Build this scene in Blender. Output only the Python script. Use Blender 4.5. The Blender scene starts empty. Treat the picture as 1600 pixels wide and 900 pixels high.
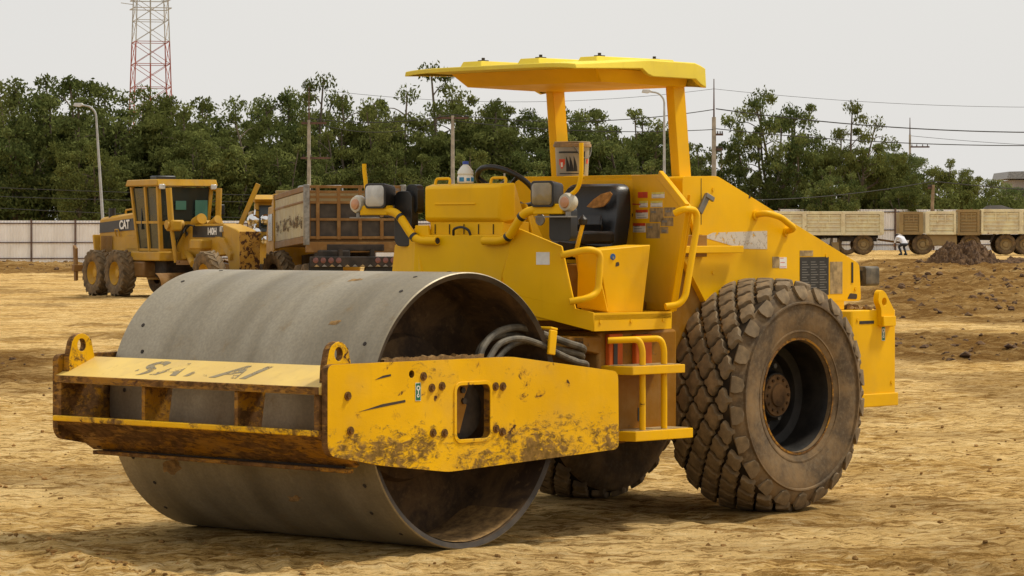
import bpy, bmesh, math, random
import numpy as np
from mathutils import Vector, Matrix

# ------------------------------------------------------------------ camera, sky, sun, exposure
scene = bpy.context.scene
COL = scene.collection
CAM_H = 1.7327
cam_data = bpy.data.cameras.new('camera')
cam = bpy.data.objects.new('camera', cam_data)
COL.objects.link(cam)
cam.location = (0, 0, CAM_H)
cam.rotation_euler = (math.radians(90), 0, 0)          # level, looking along +Y
cam_data.sensor_width = 36.0
cam_data.lens = 110.72
cam_data.shift_y = -(450 - 367.8) / 1600.0
cam_data.clip_start = 0.1
cam_data.clip_end = 9000
scene.camera = cam

SUN_EL, SUN_AZ = math.radians(57), math.radians(70)    # azimuth from +Y towards +X
world = bpy.data.worlds.new('World')
scene.world = world
world.use_nodes = True
wn = world.node_tree
wn.nodes.clear()
w_out = wn.nodes.new('ShaderNodeOutputWorld')
w_bg = wn.nodes.new('ShaderNodeBackground')
w_sky = wn.nodes.new('ShaderNodeTexSky')
w_sky.sky_type = 'NISHITA'
w_sky.sun_disc = False
w_sky.sun_elevation = SUN_EL
w_sky.sun_rotation = SUN_AZ
w_sky.air_density = 1.0
w_sky.dust_density = 4.0
w_mix = wn.nodes.new('ShaderNodeMix')                  # overcast veil over the clear sky
w_mix.data_type = 'RGBA'
w_mix.inputs['Factor'].default_value = 0.93
w_tc = wn.nodes.new('ShaderNodeTexCoord')
w_no = wn.nodes.new('ShaderNodeTexNoise'); w_no.inputs['Scale'].default_value = 5.0; w_no.inputs['Detail'].default_value = 5.0
w_cl = wn.nodes.new('ShaderNodeMix'); w_cl.data_type = 'RGBA'      # faint cloud tone in the veil
w_cl.inputs['A'].default_value = (7.15, 7.05, 6.85, 1); w_cl.inputs['B'].default_value = (7.75, 7.55, 7.2, 1)
wn.links.new(w_tc.outputs['Generated'], w_no.inputs['Vector']); wn.links.new(w_no.outputs['Fac'], w_cl.inputs['Factor'])
wn.links.new(w_cl.outputs['Result'], w_mix.inputs['B'])
wn.links.new(w_sky.outputs['Color'], w_mix.inputs['A'])
wn.links.new(w_mix.outputs['Result'], w_bg.inputs['Color'])
w_bg.inputs['Strength'].default_value = 0.109
wn.links.new(w_bg.outputs['Background'], w_out.inputs['Surface'])

sun_data = bpy.data.lights.new('sun', 'SUN')
sun_data.energy = 3.2
sun_data.angle = math.radians(7)
sun_data.color = (1.0, 0.93, 0.80)
sun = bpy.data.objects.new('sun', sun_data)
COL.objects.link(sun)
sd = Vector((math.sin(SUN_AZ) * math.cos(SUN_EL), math.cos(SUN_AZ) * math.cos(SUN_EL), math.sin(SUN_EL)))
sun.rotation_euler = (-sd).to_track_quat('-Z', 'Y').to_euler()

scene.view_settings.view_transform = 'Standard'
scene.view_settings.look = 'None'
scene.view_settings.exposure = 0.0
scene.view_settings.gamma = 1.0
scene.view_settings.use_curve_mapping = False
scene.render.engine = 'CYCLES'
scene.cycles.use_denoising = True
scene.cycles.max_bounces = 6
scene.cycles.diffuse_bounces = 2
scene.cycles.glossy_bounces = 2
scene.cycles.transmission_bounces = 3
scene.cycles.transparent_max_bounces = 6
scene.cycles.caustics_reflective = False
scene.cycles.caustics_refractive = False

PI = math.pi
# ------------------------------------------------------------------ noise
def _hash(ix, iy, seed):
    n = (ix.astype(np.int64) * 374761393 + iy.astype(np.int64) * 668265263 + seed * 974634777) & 0x7fffffff
    n = ((n ^ (n >> 13)) * 1274126177) & 0x7fffffff
    return ((n ^ (n >> 16)) & 0xffff) / 65535.0
def vnoise(x, y, seed=0):
    x = np.asarray(x, float); y = np.asarray(y, float)
    ix, iy = np.floor(x), np.floor(y)
    fx, fy = x - ix, y - iy
    fx = fx * fx * fx * (fx * (fx * 6 - 15) + 10); fy = fy * fy * fy * (fy * (fy * 6 - 15) + 10)
    a = _hash(ix, iy, seed); b = _hash(ix + 1, iy, seed); c = _hash(ix, iy + 1, seed); d = _hash(ix + 1, iy + 1, seed)
    return (a + (b - a) * fx) * (1 - fy) + (c + (d - c) * fx) * fy          # 0..1
def fbm(x, y, seed=0, octs=4, gain=0.5):
    s = 0; amp = 1; tot = 0
    for i in range(octs):
        s = s + amp * vnoise(x * 2 ** i + 17.3 * i, y * 2 ** i - 9.1 * i, seed + i); tot += amp; amp *= gain
    return s / tot
def sstep(a, b, x):
    t = np.clip((np.asarray(x, float) - a) / (b - a), 0, 1)
    return t * t * (3 - 2 * t)

# ------------------------------------------------------------------ materials
MAT = {}
def new_mat(name):
    m = bpy.data.materials.new(name); m.use_nodes = True
    nt = m.node_tree
    b = nt.nodes['Principled BSDF']
    MAT[name] = m
    return m, nt, b
def nd(nt, typ, **kw):
    n = nt.nodes.new(typ)
    for k, v in kw.items():
        if k in n.inputs: n.inputs[k].default_value = v
        else: setattr(n, k, v)
    return n
def coords(nt, scale=(1, 1, 1), kind='Object', rot=(0, 0, 0), loc=(0, 0, 0)):
    t = nd(nt, 'ShaderNodeTexCoord'); mp = nd(nt, 'ShaderNodeMapping')
    mp.inputs['Scale'].default_value = scale; mp.inputs['Rotation'].default_value = rot; mp.inputs['Location'].default_value = loc
    nt.links.new(t.outputs[kind], mp.inputs['Vector'])
    return mp.outputs['Vector']
def noise(nt, vec, scale, detail=4, rough=0.55, dist=0.0):
    n = nd(nt, 'ShaderNodeTexNoise', Scale=scale, Detail=detail, Roughness=rough, Distortion=dist)
    nt.links.new(vec, n.inputs['Vector'])
    return n.outputs['Fac']
def ramp(nt, fac, a, b, lo=0.0, hi=1.0):
    r = nd(nt, 'ShaderNodeMapRange'); r.interpolation_type = 'SMOOTHSTEP'
    r.inputs['From Min'].default_value = a; r.inputs['From Max'].default_value = b
    r.inputs['To Min'].default_value = lo; r.inputs['To Max'].default_value = hi
    nt.links.new(fac, r.inputs['Value'])
    return r.outputs['Result']
def math_(nt, op, a, b=None):
    n = nd(nt, 'ShaderNodeMath', operation=op)
    for i, v in enumerate((a, b)):
        if v is None: continue
        if isinstance(v, (int, float)): n.inputs[i].default_value = v
        else: nt.links.new(v, n.inputs[i])
    return n.outputs[0]
def mix(nt, fac, a, b):
    n = nd(nt, 'ShaderNodeMix', data_type='RGBA')
    for sock, v in (('Factor', fac), ('A', a), ('B', b)):
        if isinstance(v, (int, float)): n.inputs[sock].default_value = v
        elif isinstance(v, tuple): n.inputs[sock].default_value = v + (1,) if len(v) == 3 else v
        else: nt.links.new(v, n.inputs[sock])
    return n.outputs['Result']
def bump(nt, b, h, strength=0.3, dist=0.01):
    n = nd(nt, 'ShaderNodeBump', Strength=strength, Distance=dist)
    nt.links.new(h, n.inputs['Height']); nt.links.new(n.outputs['Normal'], b.inputs['Normal'])
def zcoord(nt):
    t = nd(nt, 'ShaderNodeTexCoord'); s = nd(nt, 'ShaderNodeSeparateXYZ')
    nt.links.new(t.outputs['Object'], s.inputs[0])
    return s.outputs
def plain(name, col, rough=0.6, metal=0.0, var=0.25, scale=8, bmp=0.15, spec=0.5):
    m, nt, b = new_mat(name)
    v = coords(nt)
    n = noise(nt, v, scale, 5)
    c = mix(nt, ramp(nt, n, .3, .7), tuple(x * (1 - var) for x in col), tuple(min(1, x * (1 + var)) for x in col))
    nt.links.new(c, b.inputs['Base Color'])
    b.inputs['Roughness'].default_value = rough; b.inputs['Metallic'].default_value = metal
    b.inputs['Specular IOR Level'].default_value = spec
    if bmp: bump(nt, b, noise(nt, v, scale * 6, 3), bmp, .004)
    return m
def paint(name, base=(0.86, 0.463, 0.002), chip=0.25, mud=0.0, band=None, rough=0.36, mudcol=(0.15, 0.08, 0.028), chipcol=(0.07, 0.03, 0.014),
          seed=0.0, dust=0.1, stretch=(1, 1, 1), chipscale=9, patch=None, dustcol=(0.42, 0.28, 0.12)):
    """machine paint: hue drift, chips down to rust, dust film, dried mud, all with shapes of their own"""
    m, nt, b = new_mat(name)
    v = coords(nt, loc=(seed, seed * .7, -seed))
    vs = coords(nt, scale=stretch, loc=(seed, 0, 0))
    drift = noise(nt, v, 1.7, 3)
    c = mix(nt, ramp(nt, drift, .25, .75), tuple(x * .86 for x in base), (min(1, base[0] * 1.06), min(1, base[1] * 1.10), base[2]))
    # dust film
    d1 = noise(nt, v, 3.2, 6, .65)
    dfac = math_(nt, 'MULTIPLY', ramp(nt, d1, .42, .8), dust * 2.2)
    c = mix(nt, dfac, c, dustcol)
    # thin dirt runs down the panels
    run = noise(nt, coords(nt, scale=(9, 9, .7), loc=(seed, seed, 0)), 1.6, 5, .6)
    c = mix(nt, math_(nt, 'MULTIPLY', ramp(nt, run, .55, .78), .10 + dust), c, tuple(x * .62 for x in base))
    # chips
    n1 = noise(nt, v, chipscale, 8, .68, .4); n2 = noise(nt, v, 1.1, 2)
    thr = ramp(nt, n2, .35, .7, -.05, .06)
    k = math_(nt, 'ADD', n1, thr)
    lo = .80 - chip * .38
    cf = ramp(nt, k, lo, lo + .035)
    c = mix(nt, cf, c, chipcol)
    rimf = math_(nt, 'MULTIPLY', ramp(nt, k, lo - .05, lo), .35)
    c = mix(nt, math_(nt, 'MULTIPLY', rimf, math_(nt, 'SUBTRACT', 1.0, cf)), c, (0.30, 0.13, 0.03))
    rfac = cf
    if mud > 0:
        m1 = noise(nt, vs, 3.3, 9, .72, .8); m2 = noise(nt, vs, 24, 7, .75, .5)
        mm = math_(nt, 'ADD', math_(nt, 'MULTIPLY', m1, .54), math_(nt, 'MULTIPLY', m2, .46))
        if band:
            z = zcoord(nt)[2]
            bz = ramp(nt, z, band[0], band[1], 0.0, -.30)
            if patch:                                        # one smear of mud with its own outline
                zc = zcoord(nt)
                gx = math_(nt, 'POWER', math_(nt, 'MULTIPLY', math_(nt, 'SUBTRACT', zc[0], patch[0]), 1 / patch[2]), 2.0)
                gy = math_(nt, 'POWER', math_(nt, 'MULTIPLY', math_(nt, 'SUBTRACT', zc[2], patch[1]), 1 / patch[3]), 2.0)
                bz = math_(nt, 'ADD', bz, ramp(nt, math_(nt, 'ADD', gx, gy), 0, 1.6, .26, 0.0))
            mm = math_(nt, 'ADD', mm, bz)
        lo = .72 - mud * .36
        mf = ramp(nt, mm, lo, lo + .09)
        mc = mix(nt, ramp(nt, noise(nt, v, 22, 4), .35, .65), tuple(x * .55 for x in mudcol), tuple(x * 1.6 for x in mudcol))
        c = mix(nt, math_(nt, 'MULTIPLY', mf, .9), c, mc)
        rfac = math_(nt, 'MAXIMUM', cf, mf)
        h = math_(nt, 'ADD', math_(nt, 'MULTIPLY', mf, 1.0), math_(nt, 'MULTIPLY', m2, .6))
        bump(nt, b, h, .35, .006)
    else:
        h = math_(nt, 'SUBTRACT', noise(nt, v, 2.5, 2), math_(nt, 'MULTIPLY', cf, .25))
        bump(nt, b, h, .12, .012)
    nt.links.new(c, b.inputs['Base Color'])
    rr = ramp(nt, d1, .3, .8, rough, rough + .25)
    nt.links.new(math_(nt, 'MAXIMUM', rr, math_(nt, 'MULTIPLY', rfac, .85)), b.inputs['Roughness'])
    b.inputs['Specular IOR Level'].default_value = .16
    return m

YEL = paint('yellow_paint', chip=.12, dust=.08)
YEL2 = paint('yellow_paint_worn', chip=.22, dust=.10, seed=3.1)
YELCAN = paint('canopy_yellow', base=(.78, .60, .07), chip=.03, dust=.20, seed=5.5, rough=.5, dustcol=(.55, .42, .17))
YELPLATE = paint('side_plate_paint', chip=.34, mud=.72, band=(.58, 1.02), patch=(.20, 1.02, .42, .13), dust=.12, stretch=(.6, 1, 1.15), seed=1.7, mudcol=(.13, .075, .027))
YELBEAM = paint('front_beam_paint', base=(.68, .46, .13), chip=.20, mud=.12, dust=.30, stretch=(1, .5, 1), seed=7.0, dustcol=(.52, .38, .17), mudcol=(.24, .16, .07))
YELLIP = paint('scuffed_lip_paint', chip=.50, mud=.62, dust=.15, stretch=(1, .6, 1), seed=5.0, mudcol=(.12, .065, .025))
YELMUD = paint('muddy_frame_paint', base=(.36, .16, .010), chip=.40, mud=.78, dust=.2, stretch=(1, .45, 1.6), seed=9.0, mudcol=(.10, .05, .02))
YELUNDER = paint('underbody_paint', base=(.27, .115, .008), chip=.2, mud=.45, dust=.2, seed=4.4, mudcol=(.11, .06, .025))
ORANGE = paint('orange_red_paint', base=(.56, .10, .012), chip=.12, dust=.08, seed=2.2)
GRADER = paint('grader_yellow', base=(.50, .27, .025), chip=.14, mud=.22, dust=.3, seed=6.0, mudcol=(.17, .095, .035), chipscale=4)
GRADER_RUST = paint('rusty_blade_yellow', base=(.42, .22, .04), chip=.85, mud=.3, dust=.2, seed=8.0, chipscale=5)
CREAM = paint('cream_dump_body', base=(.80, .71, .50), chip=.24, mud=.34, dust=.3, seed=1.2, mudcol=(.27, .15, .05), chipcol=(.18, .085, .03), stretch=(2.2, 1, .35), chipscale=4)
RUSTBODY = paint('rusty_tan_body', base=(.33, .23, .11), chip=.30, mud=.45, dust=.3, seed=2.9, mudcol=(.16, .085, .03), chipscale=4)
TRUCKRUST = paint('rusty_truck_frame', base=(.20, .10, .032), chip=.3, mud=.3, dust=.2, seed=4.9, mudcol=(.10, .055, .025), chipscale=5)
PLANK = paint('weathered_plank_board', base=(.44, .38, .26), chip=.10, mud=.26, dust=.2, seed=3.9, mudcol=(.22, .14, .06), stretch=(.5, .5, 3))
DARKPANEL = plain('dark_tailgate_panel', (.045, .035, .026), .75, 0, .4, 3, .2)
RUBBER = None
BLACK = plain('black_plastic', (.012, .012, .012), .42, 0, .3, 10, .1)
SEAT = plain('black_seat_vinyl', (.010, .010, .0105), .38, 0, .3, 14, .25)
FOAM = plain('torn_foam', (.42, .20, .05), .95, 0, .3, 30, .6)
HOSE = plain('dusty_rubber_hose', (.105, .088, .060), .7, 0, .5, 14, .3)
CHASSIS = plain('dirty_black_chassis', (.030, .022, .016), .8, 0, .5, 4, .3)
RIMBLACK = plain('black_rim_paint', (.012, .010, .008), .5, 0, .5, 9, .2, .25)
DARKMETAL = plain('dark_oily_metal', (.045, .032, .02), .6, .2, .5, 7, .3)
GREYMETAL = plain('grey_metal', (.22, .21, .19), .45, .6, .3, 9, .1)
CHROME = plain('chrome', (.75, .75, .75), .12, 1.0, .1, 4, 0)
CONCRETE = plain('concrete_pole', (.33, .30, .25), .9, 0, .25, 2, .3)
WOODPOLE = plain('wooden_pole', (.26, .19, .12), .9, 0, .3, 3, .4)
GALV = plain('galvanised_steel', (.42, .43, .43), .5, .3, .15, 3, 0)
LAMPHEAD = plain('lamp_head_grey', (.60, .61, .60), .5, 0, .1, 3, 0)
TOWERRED = plain('tower_red', (.33, .085, .065), .6, 0, .2, .3, 0)
TOWERWHITE = plain('tower_white', (.42, .43, .42), .6, 0, .2, .3, 0)
WIRE = plain('power_cable_black', (.02, .02, .02), .6, 0, .1, 1, 0)
WHITEVINYL = plain('white_sticker', (.74, .72, .66), .5, 0, .08, 20, 0)
STK_YEL = plain('sticker_yellow', (.72, .62, .10), .5, 0, .1, 20, 0)
STK_RED = plain('sticker_red', (.62, .06, .02), .5, 0, .15, 20, 0)
STK_GREEN = plain('sticker_green', (.006, .15, .065), .45, 0, .15, 20, 0)
STK_BLUE = plain('sticker_blue', (.02, .10, .30), .4, 0, .1, 20, 0)
STK_BLACK = plain('sticker_black', (.012, .012, .011), .4, 0, .3, 30, 0)
STK_GREY = plain('faded_sticker_residue', (.33, .23, .10), .7, 0, .35, 25, .1)
PRINT_GREY = plain('printed_grey_line', (.20, .19, .17), .6, 0, .1, 20, 0)
SHIRT = plain('white_shirt', (.62, .63, .68), .9, 0, .1, 8, .2)
TROUSER = plain('dark_trousers', (.03, .033, .04), .9, 0, .2, 8, .2)
SKIN = plain('skin', (.30, .16, .09), .6, 0, .1, 10, 0)
HAIR = plain('black_hair', (.012, .010, .009), .7, 0, .2, 20, 0)
BAND = plain('black_decal_band', (.016, .014, .014), .45, 0, .3, 5, 0)
BOTTLEBLUE = plain('blue_label', (.02, .20, .42), .5, 0, .3, 60, 0)
CAPBLUE = plain('blue_cap', (.02, .05, .32), .4, 0, .1, 9, 0)
BOTTLE = plain('milky_plastic', (.70, .68, .60), .35, 0, .05, 9, 0)
PAIL = plain('grey_pail_plastic', (.34, .325, .285), .5, 0, .12, 9, .05)
PAILRIM = plain('muddy_pail_rim', (.30, .215, .12), .7, 0, .4, 12, .3)
def lens_mat(name, col, rough=.15):
    m, nt, b = new_mat(name)
    v = coords(nt, scale=(1, 26, 1)); w = nd(nt, 'ShaderNodeTexWave', Scale=4.0, Distortion=.4)
    nt.links.new(v, w.inputs['Vector'])
    n = noise(nt, coords(nt), 9, 4)
    nt.links.new(mix(nt, ramp(nt, n, .3, .75), col, tuple(x * .6 for x in col)), b.inputs['Base Color'])
    b.inputs['Roughness'].default_value = rough; b.inputs['Coat Weight'].default_value = .6
    bump(nt, b, w.outputs['Fac'], .3, .004)
    return m
LENS = lens_mat('dusty_headlight_lens', (.62, .60, .54))
LENSDIM = lens_mat('brown_headlight_lens', (.26, .19, .085))
AMBER = lens_mat('faded_amber_lens', (.60, .27, .12), .4)
WHITELENS = lens_mat('cream_lens_housing', (.60, .55, .42), .5)
REDLENS = lens_mat('red_tail_lens', (.17, .045, .028), .5)
m, nt, b = new_mat('cab_glass')
b.inputs['Base Color'].default_value = (.028, .036, .032, 1); b.inputs['Roughness'].default_value = .06
n = noise(nt, coords(nt), 1.4, 4); nt.links.new(ramp(nt, n, .35, .75, .05, .35), b.inputs['Roughness'])
GLASS = m
m, nt, b = new_mat('green_reflection_tint')
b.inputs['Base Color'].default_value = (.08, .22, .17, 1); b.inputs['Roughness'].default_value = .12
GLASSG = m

# drum steel: smooth worn grey with pale dust swaths along the rolling direction
m, nt, b = new_mat('drum_steel')
v = coords(nt)
sw = noise(nt, coords(nt, scale=(.35, 2.2, .35)), 1.6, 4, .5)
n1 = noise(nt, v, 5, 7, .65); n2 = noise(nt, v, 60, 3)
c = mix(nt, ramp(nt, sw, .32, .72), (.27, .228, .155), (.43, .375, .275))
c = mix(nt, math_(nt, 'MULTIPLY', ramp(nt, n1, .58, .76), .6), c, (.30, .20, .085))
c = mix(nt, math_(nt, 'MULTIPLY', ramp(nt, n2, .3, .7), .25), c, (.12, .11, .10))
nt.links.new(c, b.inputs['Base Color'])
b.inputs['Metallic'].default_value = .75
nt.links.new(ramp(nt, n1, .3, .75, .46, .66), b.inputs['Roughness'])
bump(nt, b, math_(nt, 'ADD', n2, math_(nt, 'MULTIPLY', n1, .5)), .10, .004)
DRUM = m
m, nt, b = new_mat('drum_interior_rust')
v = coords(nt)
n1 = noise(nt, v, 3.5, 8, .7, .5); n2 = noise(nt, v, 26, 4)
c = mix(nt, ramp(nt, n1, .35, .68), (.035, .018, .008), (.14, .078, .028))
c = mix(nt, math_(nt, 'MULTIPLY', ramp(nt, n2, .55, .75), .4), c, (.24, .15, .06))
nt.links.new(c, b.inputs['Base Color']); b.inputs['Roughness'].default_value = .85
bump(nt, b, math_(nt, 'ADD', n1, math_(nt, 'MULTIPLY', n2, .3)), .4, .01)
DRUMIN = m
m, nt, b = new_mat('dusty_tyre_rubber')
v = coords(nt)
n1 = noise(nt, v, 4.5, 7, .65); n2 = noise(nt, v, 40, 4)
c = mix(nt, ramp(nt, n1, .34, .68), (.07, .044, .020), (.225, .138, .056))
c = mix(nt, math_(nt, 'MULTIPLY', ramp(nt, n2, .45, .75), .45), c, (.20, .15, .085))
nt.links.new(c, b.inputs['Base Color']); b.inputs['Roughness'].default_value = .85
bump(nt, b, math_(nt, 'ADD', n2, n1), .25, .006)
RUBBER = m
m, nt, b = new_mat('groove_shade_rubber')
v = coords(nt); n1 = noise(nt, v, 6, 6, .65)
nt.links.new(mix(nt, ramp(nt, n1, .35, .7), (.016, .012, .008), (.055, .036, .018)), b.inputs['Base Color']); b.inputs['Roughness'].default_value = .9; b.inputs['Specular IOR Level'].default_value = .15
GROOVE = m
m, nt, b = new_mat('tread_lug_rubber')
v = coords(nt)
n1 = noise(nt, v, 9, 6, .65); n2 = noise(nt, v, 55, 4)
oi = nd(nt, 'ShaderNodeObjectInfo')
c = mix(nt, ramp(nt, n1, .32, .7), (.11, .074, .036), (.27, .185, .092))
c = mix(nt, math_(nt, 'MULTIPLY', oi.outputs['Random'], .35), c, (.10, .075, .045))
nt.links.new(c, b.inputs['Base Color']); b.inputs['Roughness'].default_value = .8
bump(nt, b, math_(nt, 'ADD', n2, n1), .25, .005)
LUG = m
m, nt, b = new_mat('packed_mud')
v = coords(nt)
n1 = noise(nt, v, 18, 8, .7)
nt.links.new(mix(nt, ramp(nt, n1, .3, .7), (.12, .065, .02), (.36, .21, .07)), b.inputs['Base Color'])
b.inputs['Roughness'].default_value = .95; bump(nt, b, n1, .6, .012)
MUD = m
# worn print on the front beam: grey letters half scoured away
def worn_print(name, col, keep=.5, alpha_scale=7):
    m, nt, b = new_mat(name)
    v = coords(nt)
    n1 = noise(nt, v, alpha_scale, 7, .7, .4)
    b.inputs['Base Color'].default_value = col + (1,); b.inputs['Roughness'].default_value = .7
    nt.links.new(ramp(nt, n1, keep - .04, keep + .08, 0, .85), b.inputs['Alpha'])
    return m
LETTER = worn_print('worn_grey_lettering', (.27, .22, .13), .47)
LETTERFAINT = worn_print('nearly_gone_lettering', (.30, .24, .13), .60)
GRAFF = worn_print('worn_dark_lettering', (.17, .12, .075), .52, 5)
HUBMAT = plain('muddy_hub', (.105, .058, .024), .8, 0, .6, 7, .3, .2)
DECAL = worn_print('peeling_white_decal', (.66, .60, .50), .40, 26)
WHITEPRINT = plain('white_print', (.78, .77, .74), .5, 0, .05, 10, 0)
m, nt, b = new_mat('white_sheet_metal')
v = coords(nt, scale=(1, 1, .3)); n1 = noise(nt, v, 1.2, 6, .65)
z = zcoord(nt)[2]
c = mix(nt, ramp(nt, n1, .35, .8), (.86, .85, .85), (.70, .67, .64))
nt.links.new(c, b.inputs['Base Color']); b.inputs['Roughness'].default_value = .55
SHEET = m
POST = plain('rusty_fence_post', (.10, .055, .04), .8, 0, .3, 2, 0)
# leaves
def leaf_mat(name, dark, light):
    m, nt, b = new_mat(name)
    at = nd(nt, 'ShaderNodeAttribute', attribute_name='tint')
    oi = nd(nt, 'ShaderNodeObjectInfo')
    c = mix(nt, at.outputs['Fac'], dark, light)
    c = mix(nt, math_(nt, 'MULTIPLY', oi.outputs['Random'], .45), c, (light[0] * .85, light[1] * .72, light[2] * .5))
    r2 = math_(nt, 'FRACT', math_(nt, 'MULTIPLY', oi.outputs['Random'], 7.31))
    c = mix(nt, math_(nt, 'MULTIPLY', r2, .35), c, tuple(x * .8 for x in dark))
    d = nd(nt, 'ShaderNodeBsdfDiffuse'); t = nd(nt, 'ShaderNodeBsdfTranslucent'); mx = nd(nt, 'ShaderNodeMixShader', Fac=.28)
    nt.links.new(c, d.inputs['Color']); nt.links.new(c, t.inputs['Color'])
    nt.links.new(d.outputs[0], mx.inputs[1]); nt.links.new(t.outputs[0], mx.inputs[2])
    nt.links.new(mx.outputs[0], nt.nodes['Material Output'].inputs['Surface'])
    return m
LEAF = leaf_mat('dark_olive_leaves', (.055, .078, .024), (.24, .27, .085))
LEAFP = leaf_mat('haze_pale_leaves', (.08, .115, .04), (.25, .29, .11))  # paler green puts the haze over the far right trees into the leaf colour
BARK = plain('grey_brown_bark', (.15, .115, .08), .9, 0, .35, 2, .3)
# ground
m, nt, b = new_mat('sandy_soil')
at = nd(nt, 'ShaderNodeAttribute', attribute_name='moist')
v = coords(nt, kind='Object')
va = coords(nt, scale=(.34, 1.15, 1.0), rot=(0, 0, .08))
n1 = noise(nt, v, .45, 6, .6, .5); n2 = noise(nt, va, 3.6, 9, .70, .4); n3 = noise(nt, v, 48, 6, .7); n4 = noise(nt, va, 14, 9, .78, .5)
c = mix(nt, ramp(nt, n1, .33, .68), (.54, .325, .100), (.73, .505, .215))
c = mix(nt, math_(nt, 'MULTIPLY', ramp(nt, n2, .51, .585), .66), c, (.22, .105, .022))  # soil tones plus painted relief shade: hollows darkened, crests paled along the bump
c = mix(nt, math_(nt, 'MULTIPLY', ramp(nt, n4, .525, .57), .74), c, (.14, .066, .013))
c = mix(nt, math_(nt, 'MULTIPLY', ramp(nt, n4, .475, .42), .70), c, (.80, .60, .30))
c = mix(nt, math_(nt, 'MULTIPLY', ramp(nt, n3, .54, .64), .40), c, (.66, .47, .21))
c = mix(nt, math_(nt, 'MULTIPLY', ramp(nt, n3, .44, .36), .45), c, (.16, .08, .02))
mo = math_(nt, 'MULTIPLY', at.outputs['Fac'], ramp(nt, n2, .25, .6, .6, 1.0))
c = mix(nt, mo, c, mix(nt, ramp(nt, n3, .3, .7), (.075, .036, .011), (.20, .105, .032)))
nt.links.new(c, b.inputs['Base Color']); b.inputs['Roughness'].default_value = 1.0; b.inputs['Specular IOR Level'].default_value = .0
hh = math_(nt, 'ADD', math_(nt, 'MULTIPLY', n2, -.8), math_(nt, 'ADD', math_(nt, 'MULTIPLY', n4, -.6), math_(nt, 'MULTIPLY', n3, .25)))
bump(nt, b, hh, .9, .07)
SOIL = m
m, nt, b = new_mat('dark_moist_soil')
v = coords(nt); n1 = noise(nt, v, 6, 8, .7); n2 = noise(nt, v, 1, 3)
c = mix(nt, ramp(nt, n1, .3, .7), (.040, .019, .008), (.15, .078, .028)); c = mix(nt, math_(nt, 'MULTIPLY', ramp(nt, n2, .5, .8), .25), c, (.30, .18, .07))
nt.links.new(c, b.inputs['Base Color']); b.inputs['Roughness'].default_value = .95; bump(nt, b, n1, .5, .03)
DARKSOIL = m
CRUMB = plain('brown_soil_crumbs', (.27, .150, .050), .95, 0, .4, 6, .3, .1)

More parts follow.
